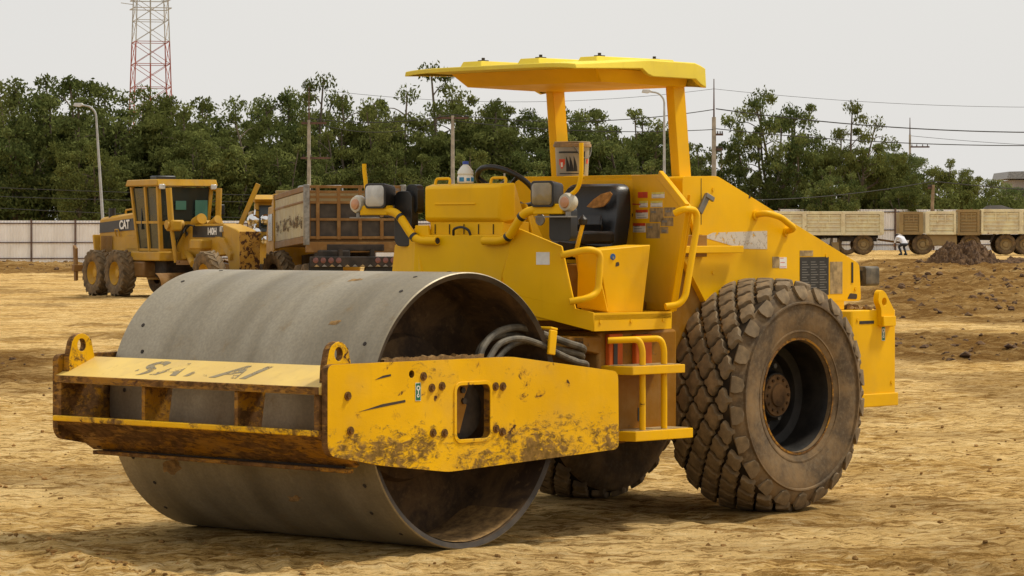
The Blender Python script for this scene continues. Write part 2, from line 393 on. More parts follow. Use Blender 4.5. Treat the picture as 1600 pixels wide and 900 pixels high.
# ------------------------------------------------------------------ mesh helpers
def link_mesh(name, me, parent=None, mat=None):
    o = bpy.data.objects.new(name, me)
    COL.objects.link(o)
    if mat is not None and len(me.materials) == 0: me.materials.append(mat)
    if parent is not None: o.parent = parent
    return o
def thing(name, label, cat, loc=(0, 0, 0), rotz=0.0, group=None):
    o = bpy.data.objects.new(name, None)
    o.empty_display_size = .2
    COL.objects.link(o)
    o.location = loc; o.rotation_euler = (0, 0, rotz)
    return tag(o, label, cat, group)
def tag(o, label=None, cat=None, group=None, kind=None):
    for k, v in (('label', label), ('category', cat), ('group', group), ('kind', kind)):
        if v: o[k] = v
    return o
def frame_of(d):
    d = Vector(d).normalized()
    a = Vector((0, 0, 1)) if abs(d.z) < .95 else Vector((1, 0, 0))
    x = a.cross(d).normalized()
    return x, d.cross(x).normalized()
class MB:
    """collects pieces of ONE part"""
    def __init__(s): s.v = []; s.f = []
    def add(s, vs, fs):
        o = len(s.v); s.v += [tuple(p) for p in vs]; s.f += [tuple(i + o for i in f) for f in fs]; return s
    def box(s, a, b, rot=None, pivot=None):
        (x0, y0, z0), (x1, y1, z1) = a, b
        vs = [Vector(p) for p in ((x0, y0, z0), (x1, y0, z0), (x1, y1, z0), (x0, y1, z0), (x0, y0, z1), (x1, y0, z1), (x1, y1, z1), (x0, y1, z1))]
        if rot is not None:
            pv = Vector(pivot) if pivot else sum(vs, Vector()) / 8
            vs = [pv + rot @ (q - pv) for q in vs]
        return s.add(vs, [(0, 3, 2, 1), (4, 5, 6, 7), (0, 1, 5, 4), (1, 2, 6, 5), (2, 3, 7, 6), (3, 0, 4, 7)])
    def bar(s, p, q, w, h=None, up=None):
        p, q = Vector(p), Vector(q); h = h or w
        d = (q - p).normalized()
        if up: y = Vector(up); x = d.cross(y).normalized(); y = x.cross(d).normalized()
        else: x, y = frame_of(d)
        vs = [c + x * sx * w / 2 + y * sy * h / 2 for c in (p, q) for sx, sy in ((-1, -1), (1, -1), (1, 1), (-1, 1))]
        return s.add(vs, [(3, 2, 1, 0), (4, 5, 6, 7), (0, 1, 5, 4), (1, 2, 6, 5), (2, 3, 7, 6), (3, 0, 4, 7)])
    def tube(s, pts, r, seg=8, caps=True):
        pts = [Vector(p) for p in pts]; n = len(pts)
        rs = r if isinstance(r, (list, tuple)) else [r] * n
        px = None; rings = []
        for i, p in enumerate(pts):
            d = (pts[min(i + 1, n - 1)] - pts[max(i - 1, 0)]).normalized()
            if px is None: x, y = frame_of(d)
            else:
                x = px - d * px.dot(d)
                x = x.normalized() if x.length > 1e-6 else frame_of(d)[0]
                y = d.cross(x)
            px = x
            rings.append([p + (x * math.cos(2 * PI * k / seg) + y * math.sin(2 * PI * k / seg)) * rs[i] for k in range(seg)])
        fs = []
        for i in range(n - 1):
            for k in range(seg):
                k2 = (k + 1) % seg
                fs.append((i * seg + k, i * seg + k2, (i + 1) * seg + k2, (i + 1) * seg + k))
        if caps: fs += [tuple(reversed(range(seg))), tuple(range((n - 1) * seg, n * seg))]
        return s.add([q for ring in rings for q in ring], fs)
    def cyl(s, p, q, r, r2=None, seg=20): return s.tube([p, q], [r, r if r2 is None else r2], seg)
    def lathe(s, prof, seg=48, axis='y', c=(0, 0, 0), closed=False, caps=False):
        """prof: list of (radius, along-axis)"""
        vs = []
        for r, t in prof:
            for k in range(seg):
                a = 2 * PI * k / seg; ca, sa = r * math.cos(a), r * math.sin(a)
                p = {'y': (ca, t, sa), 'z': (ca, sa, t), 'x': (t, ca, sa)}[axis]
                vs.append((p[0] + c[0], p[1] + c[1], p[2] + c[2]))
        fs = []; n = len(prof)
        for i in range(n if closed else n - 1):
            j = (i + 1) % n
            for k in range(seg):
                k2 = (k + 1) % seg
                fs.append((i * seg + k, i * seg + k2, j * seg + k2, j * seg + k))
        if caps and not closed:
            if prof[0][0] > 1e-6: fs.append(tuple(range(seg)))
            if prof[-1][0] > 1e-6: fs.append(tuple(reversed(range((n - 1) * seg, n * seg))))
        return s.add(vs, fs)
    def plate(s, poly, mapf, t0, t1, holes=()):
        """flat plate: 2-D outline (with holes) mapped by mapf(a, b, t), from depth t0 to t1"""
        bm = bmesh.new(); es = []; loops = []
        for lp in [poly] + list(holes):
            vs = [bm.verts.new((a, b, 0)) for a, b in lp]
            loops.append(lp)
            es += [bm.edges.new((vs[i], vs[(i + 1) % len(vs)])) for i in range(len(vs))]
        bmesh.ops.triangle_fill(bm, edges=es, use_beauty=True)
        bm.verts.ensure_lookup_table(); bm.verts.index_update()
        fl = [tuple(v.index for v in f.verts) for f in bm.faces]
        pl = [(v.co.x, v.co.y) for v in bm.verts]; bm.free()
        n = len(pl)
        vs = [mapf(a, b, t0) for a, b in pl] + [mapf(a, b, t1) for a, b in pl]
        fs = [f for f in fl] + [tuple(i + n for i in reversed(f)) for f in fl]
        o = 0
        for lp in loops:
            k = len(lp)
            for i in range(k):
                j = (i + 1) % k
                fs.append((o + i, o + j, o + j + n, o + i + n))
            o += k
        return s.add(vs, fs)
    def hull(s, pts):
        bm = bmesh.new(); [bm.verts.new(p) for p in pts]
        bmesh.ops.convex_hull(bm, input=bm.verts)
        bm.verts.ensure_lookup_table(); bm.verts.index_update()
        s.add([v.co[:] for v in bm.verts], [tuple(v.index for v in f.verts) for f in bm.faces]); bm.free()
        return s
    def mesh(s, name, mat=None, smooth=35):
        me = bpy.data.meshes.new(name)
        me.from_pydata(s.v, [], s.f)
        bm = bmesh.new(); bm.from_mesh(me)
        bmesh.ops.recalc_face_normals(bm, faces=bm.faces); bm.to_mesh(me); bm.free()
        if smooth:
            me.polygons.foreach_set('use_smooth', [True] * len(me.polygons))
            me.set_sharp_from_angle(angle=math.radians(smooth))
        if mat is not None: me.materials.append(mat)
        return me
    def build(s, name, mat, parent=None, bevel=0.0, smooth=35, seg=2):
        o = link_mesh(name, s.mesh(name, mat, smooth), parent)
        if bevel:
            b = o.modifiers.new('bevel', 'BEVEL'); b.width = bevel; b.segments = seg; b.limit_method = 'ANGLE'; b.angle_limit = math.radians(32)
            b.use_clamp_overlap = True
        return o
def rrect(x0, y0, x1, y1, r, n=4):
    out = []
    for cx, cy, a0 in ((x1 - r, y1 - r, 0), (x0 + r, y1 - r, 90), (x0 + r, y0 + r, 180), (x1 - r, y0 + r, 270)):
        for k in range(n + 1):
            a = math.radians(a0 + 90 * k / n); out.append((cx + r * math.cos(a), cy + r * math.sin(a)))
    return out
def circle(cx, cy, r, n=20): return [(cx + r * math.cos(2 * PI * k / n), cy + r * math.sin(2 * PI * k / n)) for k in range(n)]
def rounded(poly, r, n=4):
    """round the corners of a polygon"""
    out = []; k = len(poly)
    for i in range(k):
        p0, p, p1 = (Vector(poly[(i + d) % k]) for d in (-1, 0, 1))
        d0, d1 = p0 - p, p1 - p
        q = min(r, d0.length * .45, d1.length * .45)
        a, b = p + d0.normalized() * q, p + d1.normalized() * q
        for j in range(n + 1):
            t = j / n; c = a * (1 - t) ** 2 + p * 2 * t * (1 - t) + b * t * t
            out.append((c.x, c.y))
    return out
def bez(pts, n=6):
    """smooth polyline (Catmull-Rom) through points"""
    P = [Vector(p) for p in pts]; P = [P[0] * 2 - P[1]] + P + [P[-1] * 2 - P[-2]]
    out = []
    for i in range(1, len(P) - 2):
        for k in range(n):
            t = k / n; a, b, c, d = P[i - 1], P[i], P[i + 1], P[i + 2]
            out.append(.5 * ((2 * b) + (c - a) * t + (2 * a - 5 * b + 4 * c - d) * t * t + (3 * b - a - 3 * c + d) * t ** 3))
    out.append(P[-2]); return out
def corner(pts, r=.05, n=5):
    """polyline with rounded corners (bent pipe)"""
    P = [Vector(p) for p in pts]; out = [P[0]]
    for i in range(1, len(P) - 1):
        d0, d1 = P[i - 1] - P[i], P[i + 1] - P[i]
        q = min(r, d0.length * .48, d1.length * .48)
        a, b = P[i] + d0.normalized() * q, P[i] + d1.normalized() * q
        for j in range(n + 1):
            t = j / n; out.append(a * (1 - t) ** 2 + P[i] * 2 * t * (1 - t) + b * t * t)
    out.append(P[-1]); return out
YZ = lambda x0: (lambda a, b, t: (x0 + t, a, b))           # outline in (y, z), depth along x
XZ = lambda y0: (lambda a, b, t: (a, y0 + t, b))           # outline in (x, z), depth along y
XY = lambda z0: (lambda a, b, t: (a, b, z0 + t))
def on_plane(o, ax, ay):
    """outline in the plane through o spanned by unit vectors ax, ay; depth along their normal"""
    o = Vector(o); ax = Vector(ax).normalized(); n = ax.cross(Vector(ay)).normalized(); ay = n.cross(ax)
    return lambda a, b, t: tuple(o + ax * a + ay * b + n * t)
def text_part(name, body, size, mat, parent, origin, ax, ay, extrude=.0015, align='CENTER', shear=0.0, bold=0.0, sx=1.0):
    cu = bpy.data.curves.new(name, 'FONT'); cu.body = body; cu.size = size; cu.extrude = extrude; cu.align_x = align; cu.align_y = 'CENTER'
    cu.shear = shear; cu.offset = bold
    tmp = bpy.data.objects.new(name, cu); COL.objects.link(tmp)
    me = bpy.data.meshes.new_from_object(tmp.evaluated_get(bpy.context.evaluated_depsgraph_get()))
    bpy.data.objects.remove(tmp); bpy.data.curves.remove(cu)
    ax = Vector(ax).normalized(); n = ax.cross(Vector(ay)).normalized(); ay2 = n.cross(ax)
    M = Matrix((ax * sx, ay2, n)).transposed().to_4x4(); M.translation = Vector(origin)
    me.transform(M); me.materials.clear(); me.materials.append(mat); me.name = name
    return link_mesh(name, me, parent)
def copy_part(o, parent, **kw):
    c = o.copy(); COL.objects.link(c); c.parent = parent
    for k, v in kw.items(): setattr(c, k, v)
    return c

# ------------------------------------------------------------------ ground
def terrain(x, y):
    x = np.asarray(x, float); y = np.asarray(y, float)
    z = .78 * sstep(70, 150, y) * sstep(5, 17, x)
    z = z + .30 * np.exp(-((y - 158) / 9.0) ** 2) * sstep(-14, -22, x) * (.5 + fbm(x * .35, y * .35, 5, 3))
    return z
def gz(x, y): return float(terrain(np.array([x]), np.array([y]))[0])
def rough_mask(x, y):
    r = x / np.maximum(y, 1)
    w = fbm(x * .18, y * .10, 21, 3) - .5
    a = sstep(.095, .125, r + w * .05) * sstep(62, 78, y + w * 30) * (1 - sstep(128, 142, y + w * 20))
    b = .75 * sstep(.10, .13, r + w * .06) * sstep(40, 46, y + w * 12) * (1 - sstep(55, 62, y + w * 12))
    c = sstep(-.112, -.135, r + w * .04) * sstep(138, 150, y) * (1 - sstep(170, 182, y))
    d = .55 * sstep(-.11, -.15, r + w * .08) * sstep(34, 40, y + w * 14) * (1 - sstep(44, 52, y + w * 14))
    e = .35 * sstep(.60, .70, fbm(x * .5, y * .28, 33, 4)) * sstep(24, 40, y)
    return np.clip(np.maximum.reduce([a, b, c, d, e]), 0, 1)
def relief(x, y):
    rm = rough_mask(x, y)
    far = sstep(20, 60, y)
    h = .036 * (fbm(x * .45, y * .45, 3, 3) - .5)
    rid = 1 - np.abs(2 * fbm(x * 2.1 + .6 * y, y * 2.6, 7, 4, .55) - 1)
    h = h + .016 * (rid - .8)
    h = h + .034 * (fbm(x * 2.4, y * 9.0, 11, 3, .65) - .5)
    r2 = 1 - np.abs(2 * fbm(x * 3.2 + .4 * y, y * 12.0, 17, 3, .6) - 1)
    h = h - .028 * r2 ** 3
    # edges left by earlier drum passes
    for (px, py, a, amp) in ((3.2, 15.5, .55, .022), (-5.0, 24.0, 1.30, .028), (6.0, 27.0, 1.05, .03), (1.0, 31.0, 1.42, .03), (-2.6, 14.2, 1.2, .018), (4.0, 20.5, 1.38, .02)):
        dd = (x - px) * math.cos(a) + (y - py) * math.sin(a) + .12 * (fbm(x * .7, y * .7, 71, 2) - .5)
        h = h + amp * np.exp(-(dd / .07) ** 2) * (fbm(x * 3, y * 3, 72, 3) * 1.6 - .3) - amp * .5 * sstep(0, .1, dd) * (1 - sstep(.1, 2.2, dd))
    # grouser bars printed by crawler tracks, running across the view
    for (y0, a, w, pit) in ((14.9, .05, .26, .17), (16.6, .03, .26, .17), (22.6, -.04, .30, .19), (24.6, -.05, .30, .19), (28.5, .06, .32, .2), (31.0, .05, .32, .2), (37.0, -.03, .34, .22), (40.0, -.02, .34, .22), (13.4, .22, .24, .16)):
        c_ = (y - y0) * math.cos(a) - x * math.sin(a) + .10 * (fbm(x * .5, y * .5, 81, 2) - .5); t_ = x * math.cos(a) + (y - y0) * math.sin(a)
        lane = np.exp(-(c_ / w) ** 6) * sstep(.35, .55, fbm(x * .9, y * .9, 82, 3))
        h = h + lane * (.016 * sstep(.1, .8, np.cos(2 * PI * t_ / pit + 2.5 * c_)) - .012)
    # compaction tracks and a crumbled trail in front of the drum
    tx = (x + 1.9) * .83 + (y - 16.2) * .45
    h = h + .030 * np.exp(-((tx + .10 * (fbm(x * 2, y * 2, 2, 2) - .5)) / .09) ** 2) * (y < 21) * fbm(x * 6, y * 6, 8, 3) * 2
    h = h + rm * (.34 * (fbm(x * 1.3, y * 1.0, 41, 4, .6) - .42) + .20 * (fbm(x * 4, y * 4, 42, 3, .6) - .4))
    h = h * (1 - .35 * far * (1 - rm))
    return h
ROLL = dict(x=-1.0347, y=18.1022, th=.7396)
RU = np.array([-math.sin(ROLL['th']), -math.cos(ROLL['th'])]); RV = np.array([math.cos(ROLL['th']), -math.sin(ROLL['th'])])
def ground_mesh():
    core = np.linspace(-.24, .24, 440)
    side = np.radians(np.array([15, 17, 20, 25, 32, 40, 50, 65, 80, 100, 120, 140, 160, 180]))
    ang = np.concatenate([-side[::-1], core, side[:-1]])
    rad = np.concatenate([[.3, 1, 2, 4, 6, 8, 9.5], 11.0 * np.exp(np.linspace(0, math.log(215 / 11.0), 860)), [225, 240, 260, 300, 380, 500, 800, 1400, 2500, 4500]])
    A, Rr = np.meshgrid(ang, rad)
    X = Rr * np.sin(A); Y = Rr * np.cos(A)
    Z = terrain(X, Y) + relief(X, Y) * (1 - sstep(200, 260, Rr)) * (np.abs(A) < .3)
    # bed the machine: soil pressed level under drum and tyres
    U = (X - ROLL['x']) * RU[0] + (Y - ROLL['y']) * RU[1]; V = (X - ROLL['x']) * RV[0] + (Y - ROLL['y']) * RV[1]
    press = np.zeros_like(X)
    for (u0, v0, hu, hv) in ((0, 0, .22, 1.12), (-3.07, .77, .26, .30), (-3.07, -.77, .26, .30)):
        du = np.maximum(np.abs(U - u0) - hu, 0); dv = np.maximum(np.abs(V - v0) - hv, 0)
        press = np.maximum(press, np.exp(-((du * du + dv * dv) / .12 ** 2)))
    berm = np.zeros_like(X)
    for (u0, v0, hu, hv) in ((0, 0, .22, 1.12), (-3.07, .77, .26, .30), (-3.07, -.77, .26, .30)):
        du = np.maximum(np.abs(U - u0) - hu, 0); dv = np.maximum(np.abs(V - v0) - hv, 0); q = np.sqrt(du * du + dv * dv)
        berm = np.maximum(berm, np.exp(-((q - .13) / .07) ** 2))
    Z = Z + .035 * berm * fbm(X * 8, Y * 8, 78, 3)
    Z = Z * (1 - press) + press * (.004 + .012 * (fbm(X * 9, Y * 9, 77, 2) - .5))
    nr, na = X.shape
    me = bpy.data.meshes.new('ground')
    nv = nr * na
    me.vertices.add(nv)
    me.vertices.foreach_set('co', np.stack([X, Y, Z], -1).astype(np.float32).ravel())
    i = np.arange(nr - 1)[:, None] * na; j = np.arange(na)[None, :]; j2 = (j + 1) % na
    quads = np.stack([i + j, i + j2, i + na + j2, i + na + j], -1).reshape(-1, 4)[:, ::-1]
    nq = len(quads)
    me.loops.add(nq * 4); me.polygons.add(nq)
    me.loops.foreach_set('vertex_index', quads.astype(np.int32).ravel())
    me.polygons.foreach_set('loop_start', np.arange(0, nq * 4, 4, dtype=np.int32))
    me.polygons.foreach_set('use_smooth', np.ones(nq, bool))
    me.update(calc_edges=True)
    at = me.attributes.new('moist', 'FLOAT', 'POINT')
    rm = sstep(.10, .55, rough_mask(X, Y))
    patch = .85 * sstep(.56, .74, fbm(X * .33 + 4, Y * .22, 51, 4)) * .6
    moist = np.clip(np.maximum(rm * (.55 + .8 * fbm(X * .9, Y * .6, 61, 4)), patch), 0, 1)
    at.data.foreach_set('value', np.clip(moist, 0, 1).astype(np.float32).ravel())
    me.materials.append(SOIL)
    return me
ground = link_mesh('ground', ground_mesh())
tag(ground, 'graded sandy yellow soil with moist dark strips and wheel marks', 'ground', kind='structure')

def lump(rng, r):
    """one small angular clod as vertices and faces (deformed octahedron, subdivided once)"""
    base = np.array([(1, 0, 0), (-1, 0, 0), (0, 1, 0), (0, -1, 0), (0, 0, 1), (0, 0, -1)], float)
    fs = [(0, 2, 4), (2, 1, 4), (1, 3, 4), (3, 0, 4), (2, 0, 5), (1, 2, 5), (3, 1, 5), (0, 3, 5)]
    vs = [tuple(p) for p in base]; mid = {}; out = []
    def m(i, j):
        k = (min(i, j), max(i, j))
        if k not in mid:
            p = np.array(vs[i]) + np.array(vs[j]); vs.append(tuple(p / np.linalg.norm(p))); mid[k] = len(vs) - 1
        return mid[k]
    for a, b_, c in fs:
        x, y, z = m(a, b_), m(b_, c), m(c, a)
        out += [(a, x, z), (x, b_, y), (z, y, c), (x, y, z)]
    P = np.array(vs) * (1 + rng.uniform(-.35, .35, (len(vs), 1))) * r * np.array([1.15, 1.0, .75])
    return P, out
def clods(name, label, mat, near, seed):
    rng = np.random.default_rng(seed)
    allv = []; allf = []; off = 0
    place = []
    protos = [lump(rng, 1.0) for _ in range(14)]
    def put(x, y, r):
        nonlocal off
        P, F = protos[rng.integers(14)]
        a = rng.uniform(0, 6.28); c, s = math.cos(a), math.sin(a)
        Q = P * r; Q = np.stack([Q[:, 0] * c - Q[:, 1] * s, Q[:, 0] * s + Q[:, 1] * c, Q[:, 2]], -1)
        place.append((x, y, r, len(P)))
        allv.append(Q + np.array([x, y, r * .2])); allf.extend([tuple(i + off for i in f) for f in F]); off += len(P)
    yy = np.exp(rng.uniform(math.log(30), math.log(175), 60000)); xx = yy * rng.uniform(-.19, .19, 60000)
    ok = np.nonzero(rng.random(60000) < rough_mask(xx, yy) * .9 - .25)[0][:1100]
    for k in (() if near else ok): put(xx[k], yy[k], (.015 + .06 * rng.random() ** 4) * (.5 + yy[k] / 90))
    for _ in range(2600 if near else 0):
        y = 12.5 + 24 * rng.random() ** 1.3; x = y * rng.uniform(-.2, .2)
        u = (x - ROLL['x']) * RU[0] + (y - ROLL['y']) * RU[1]; v = (x - ROLL['x']) * RV[0] + (y - ROLL['y']) * RV[1]
        if abs(v) < 1.2 and -3.9 < u < .5: continue
        put(x, y, .004 + .016 * rng.random() ** 4)
    for k in range(160 if near else 0):                                     # crumbs along the trail in front of the drum
        y = 14.6 + 4.6 * k / 160; x = -1.9 - (y - 16.2) * .45 / .83 + rng.normal(0, .05)
        put(x, y, .005 + .013 * rng.random() ** 2)
    pa = np.array(place); zz = terrain(pa[:, 0], pa[:, 1]) + relief(pa[:, 0], pa[:, 1])
    V = np.concatenate(allv); V[:, 2] += np.repeat(zz, pa[:, 3].astype(int))
    me = bpy.data.meshes.new(name)
    me.from_pydata(V.tolist(), [], allf)
    me.materials.append(mat)
    o = link_mesh(name, me)
    tag(o, label, 'soil', kind='stuff')
clods('soil_clods', 'dark loose clods lying on the churned strips of soil', DARKSOIL, False, 5)
clods('soil_crumbs', 'small brown crumbs of soil strewn around the roller', CRUMB, True, 6)

# ================================================================== ROAD ROLLER  (x forward, y to its left, z up; origin under the drum axle)
R = thing('road_roller', 'yellow single-drum soil roller with a smooth steel drum and a flat canopy', 'road roller',
          (ROLL['x'], ROLL['y'], 0), math.atan2(RU[1], RU[0]))
DR = .765
def build_drum():
    mb = MB()
    mb.lathe([(DR - .034, -1.055), (DR - .006, -1.065), (DR, -1.058), (DR, 1.058), (DR - .006, 1.065), (DR - .034, 1.055)], 160, 'y', (0, 0, DR))
    mb.f = [f for f in mb.f if len(f) == 4]
    d = mb.build('drum', DRUM, R)
    d.data.materials.append(DARKMETAL)
    for f in d.data.polygons:
        if abs(f.normal.y) > .8: f.material_index = 1
    for s in (-1, 1):
        ib = MB(); ib.lathe([(DR - .034, s * 1.055), (DR - .040, s * .60), (DR - .06, s * .57), (.42, s * .55), (.40, s * .60), (.20, s * .62), (.18, s * .74), (0.0001, s * .75)], 96, 'y', (0, 0, DR))
        ib.build('drum_interior', DRUMIN, d)
    hm = MB(); hm.cyl((0, 0, -.003), (0, 0, .0025), .0125, seg=10); hme = hm.mesh('bolt_hole', CHASSIS)
    for k in range(12):
        for (yy, ph) in ((.93, 0), (.86, .26), (-.93, .1), (-.84, .4)):
            if (k % 2) and abs(yy) < .9: continue
            a = 2 * PI * k / 12 + ph
            o = link_mesh('bolt_hole', hme, d)
            o.location = (DR * math.cos(a), yy, DR + DR * math.sin(a)); o.rotation_euler = (0, PI / 2 - a, 0)
    # soil smears stuck to the shell
    rg = np.random.default_rng(14)
    for (a0, y0, wa, wy) in ((math.radians(-28), -.62, .075, .09), (math.radians(118), -.2, .05, .05), (math.radians(70), .45, .035, .05), (math.radians(40), .62, .03, .04), (math.radians(-40), .3, .04, .06)):
        n = 16; vs = [(DR * math.cos(a0) * 1.0045, y0, DR + DR * math.sin(a0) * 1.0045)]
        for k in range(n):
            t = 2 * PI * k / n; q = rg.uniform(.55, 1.1); a = a0 + wa * q * math.sin(t); y = y0 + wy * q * math.cos(t) + .4 * wy * math.sin(t)
            vs.append((DR * math.cos(a) * 1.0008, y, DR + DR * math.sin(a) * 1.0008))
        MB().add(vs, [(0, 1 + k, 1 + (k + 1) % n) for k in range(n)]).build('soil_smear', MUD, d)
    # soil lying in the bottom of the open drum end
    rng = np.random.default_rng(3)
    vs, fs = [], []
    na, nb = 40, 14
    for i in range(na):
        for j in range(nb):
            a = math.radians(232 + 80 * i / (na - 1)); y = .62 + .42 * j / (nb - 1)
            edge = math.sin(PI * i / (na - 1)) * math.sin(PI * min(1, (j + .5) / nb))
            th = .002 + .035 * edge * float(fbm(np.array([i * .3]), np.array([j * .4]), 9, 3)[0])
            r = DR - .037 - th
            vs.append((r * math.cos(a), y, DR + r * math.sin(a)))
    for i in range(na - 1):
        for j in range(nb - 1): fs.append((i * nb + j, (i + 1) * nb + j, (i + 1) * nb + j + 1, i * nb + j + 1))
    MB().add(vs, fs).build('caked_soil', MUD, d)
build_drum()

def build_drum_frame():
    outline = [(1.132, .62), (1.132, 1.054), (-.30, 1.056), (-1.215, .945), (-1.222, .495), (.21, .441), (.72, .502), (1.10, .570)]
    outline = rounded(outline, .045, 5)
    win = rrect(-.120, .612, .152, .912, .035)
    p = MB().plate(outline, XZ(1.08), 0, .045, [win, circle(.50, .985, .021, 14)]).build('side_plate', YELPLATE, R, .006)
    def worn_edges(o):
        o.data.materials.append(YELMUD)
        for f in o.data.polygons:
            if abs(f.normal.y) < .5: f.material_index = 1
    worn_edges(p)
    tag(p, 'scratched muddy side plate with a square opening')
    far = [(a, b) for a, b in outline]
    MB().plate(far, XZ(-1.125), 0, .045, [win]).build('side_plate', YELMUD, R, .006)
    # raised lip round the window
    MB().plate(rrect(-.138, .594, .170, .930, .05), XZ(1.1248), 0, .006, [rrect(-.118, .614, .150, .910, .034)]).build('window_lip', YELPLATE, p, .002)
    # front beam
    b = MB().hull([(x, y, z) for y in (-1.079, 1.079) for x, z in ((.895, 1.036), (1.152, .934), (1.152, .899), (1.13, .892), (.895, .998))]).build('front_beam', YELBEAM, R, .005)
    tag(b, 'faded front cross beam with half worn grey lettering')
    lip = MB()
    lip.hull([(x, y, z) for y in (-1.079, 1.079) for x, z in ((1.152, .936), (1.156, .933), (1.156, .896), (1.152, .896))])
    lip.build('beam_edge', YELMUD, b)
    ax = Vector((0, 1, 0)); ay = Vector((.895 - 1.152, 0, 1.036 - .934)).normalized()
    n = ax.cross(ay)
    ctr = Vector((1.0235, .0, .985)) + n * .0012
    for ch, yy, sz in (('S', -.44, .25), ('A', -.22, .22), ('K', .03, .22), ('A', .27, .22), ('I', .43, .22)):
        text_part('letter', ch, sz * 1.02, LETTERFAINT if ch == 'K' else LETTER, b, ctr + ax * yy, ax, ay, .0008, shear=.25, bold=.008, sx=1.25)
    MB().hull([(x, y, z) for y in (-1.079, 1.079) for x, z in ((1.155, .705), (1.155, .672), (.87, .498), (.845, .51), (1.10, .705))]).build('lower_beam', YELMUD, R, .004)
    lipb = MB(); lipb.box((1.148, -1.079, .676), (1.172, 1.079, .708)); lipb.build('beam_lip', YELLIP, R, .006)
    for y in (-.325, .432):
        MB().plate([(1.145, .893), (1.145, .70), (.98, .62), (.92, .99)], XZ(y), -.014, .014).build('beam_divider', YELMUD, R, .003)
    for y in (-1.075, 1.035):
        MB().plate([(1.145, .893), (1.145, .70), (.98, .60), (.83, .60), (.83, 1.01), (.90, 1.01)], XZ(y), 0, .04).build('end_gusset', YELMUD, R, .003)
    for s, y in ((1, 1.05), (-1, -1.05)):
        o = [(.90, .99), (.905, 1.04), (.93, 1.14)] + [(1.0 + .075 * math.cos(math.radians(a)), 1.10 + .072 * math.sin(math.radians(a))) for a in (160, 135, 110, 90, 70, 45, 20)] + [(1.092, 1.04), (1.10, .93)]
        MB().plate(o, XZ(y), -.024, .024, [[(1.0 + .030 * math.cos(k * PI / 8), 1.105 + .037 * math.sin(k * PI / 8)) for k in range(16)]]).build('lifting_lug', YELLIP, R, .006)
        worn_edges(COL.objects[-1])
    # scraper bars under the beam
    MB().bar((.90, -1.02, .487), (.90, 1.06, .480), .05, .022).build('scraper_bar', YELMUD, R, .004)
    MB().hull([(x, y, z) for y in (-.98, 1.0) for x, z in ((.90, .49), (.90, .48), (.772, .555), (.772, .565))]).build('scraper_blade', CHASSIS, R)
    # rear cross member and hitch
    MB().box((-1.20, -1.078, .56), (-1.02, 1.078, .90)).build('rear_cross_member', YELUNDER, R, .01)
    MB().box((-2.3, -.34, .46), (-1.21, .34, .80)).build('centre_hitch', DARKMETAL, R, .02)
    MB().cyl((-1.62, 0, .40), (-1.62, 0, 1.16), .11).build('hitch_pin', DARKMETAL, R)
    for s in (-1, 1):
        MB().cyl((-2.2, s * .42, .62), (-1.2, s * .50, .66), .045).build('steering_cylinder', DARKMETAL, R)
    # drum drive bracket seen through the window
    for s in (-1, 1):
        MB().cyl((0, s * .74, DR), (0, s * 1.03, DR), .155, seg=24).build('drum_hub', DARKMETAL, R)
    br = MB().plate([(.17, .93), (-.03, .93), (.03, .82), (.00, .80), (.06, .64), (.17, .66)], XZ(1.035), 0, .028).build('hub_bracket', YELUNDER, R, .004)
    for a, c in ((.04, .88), (.12, .89), (.03, .82)):
        MB().cyl((a, 1.063, c), (a, 1.078, c), .018, seg=6).build('bolt', DARKMETAL, br)
    bm_ = MB(); bm_.cyl((0, 0, 0), (0, .006, 0), .024, seg=18); bm_.cyl((0, .006, 0), (0, .017, 0), .015, seg=6); bme = bm_.mesh('bolt', YELMUD)
    for u, w in ((.985, .885), (.965, .700), (.345, .905), (.265, .912), (.335, .66), (.245, .655), (-.165, .895), (-.225, .893), (-.17, .66), (-.22, .64), (.41, .97)):
        o = link_mesh('bolt', bme, p); o.location = (u, 1.1245, w)
    tiedown_sticker(.452, 1.1262, .888, .042, .098, R)
    # dark scrapes down to bare steel
    for (u0, w0, u1, w1, t) in ((.55, .842, .90, .800, .022), (.66, .985, .78, .965, .018)):
        d = Vector((u1 - u0, w1 - w0)); q = Vector((-d.y, d.x)).normalized() * t / 2
        MB().plate([(u0 + q.x * .6, w0 + q.y * .6), (u0 - q.x * .6, w0 - q.y * .6), (u1 - q.x * .15, w1 - q.y * .15), ((u0 + u1) / 2 + q.x, (w0 + w1) / 2 + q.y)], XZ(1.1252), 0, .0012).build('paint_scrape', DARKMETAL, p)
    # soil ridge lying on the inner ledge of the plate
    rng = random.Random(4)
    sb = MB()
    vs = []; fs = []; nx = 50
    for i in range(nx):
        u = .66 - .78 * i / (nx - 1)
        hh = .030 + .022 * float(fbm(np.array([i * .5]), np.array([2.]), 3, 3)[0]) * 1.6
        for (y, z) in ((1.074, 1.0), (1.074, 1.056 + hh * .35), (1.04, 1.052 + hh * .8 - .02), (1.0, 1.05 + hh * .5 - .03), (.985, 1.0)):
            vs.append((u + rng.uniform(-.01, .01), y, z + rng.uniform(-.006, .006)))
    for i in range(nx - 1):
        for j in range(4): fs.append((i * 5 + j, i * 5 + j + 1, (i + 1) * 5 + j + 1, (i + 1) * 5 + j))
    sb.add(vs, fs).build('soil_ridge', MUD, p)
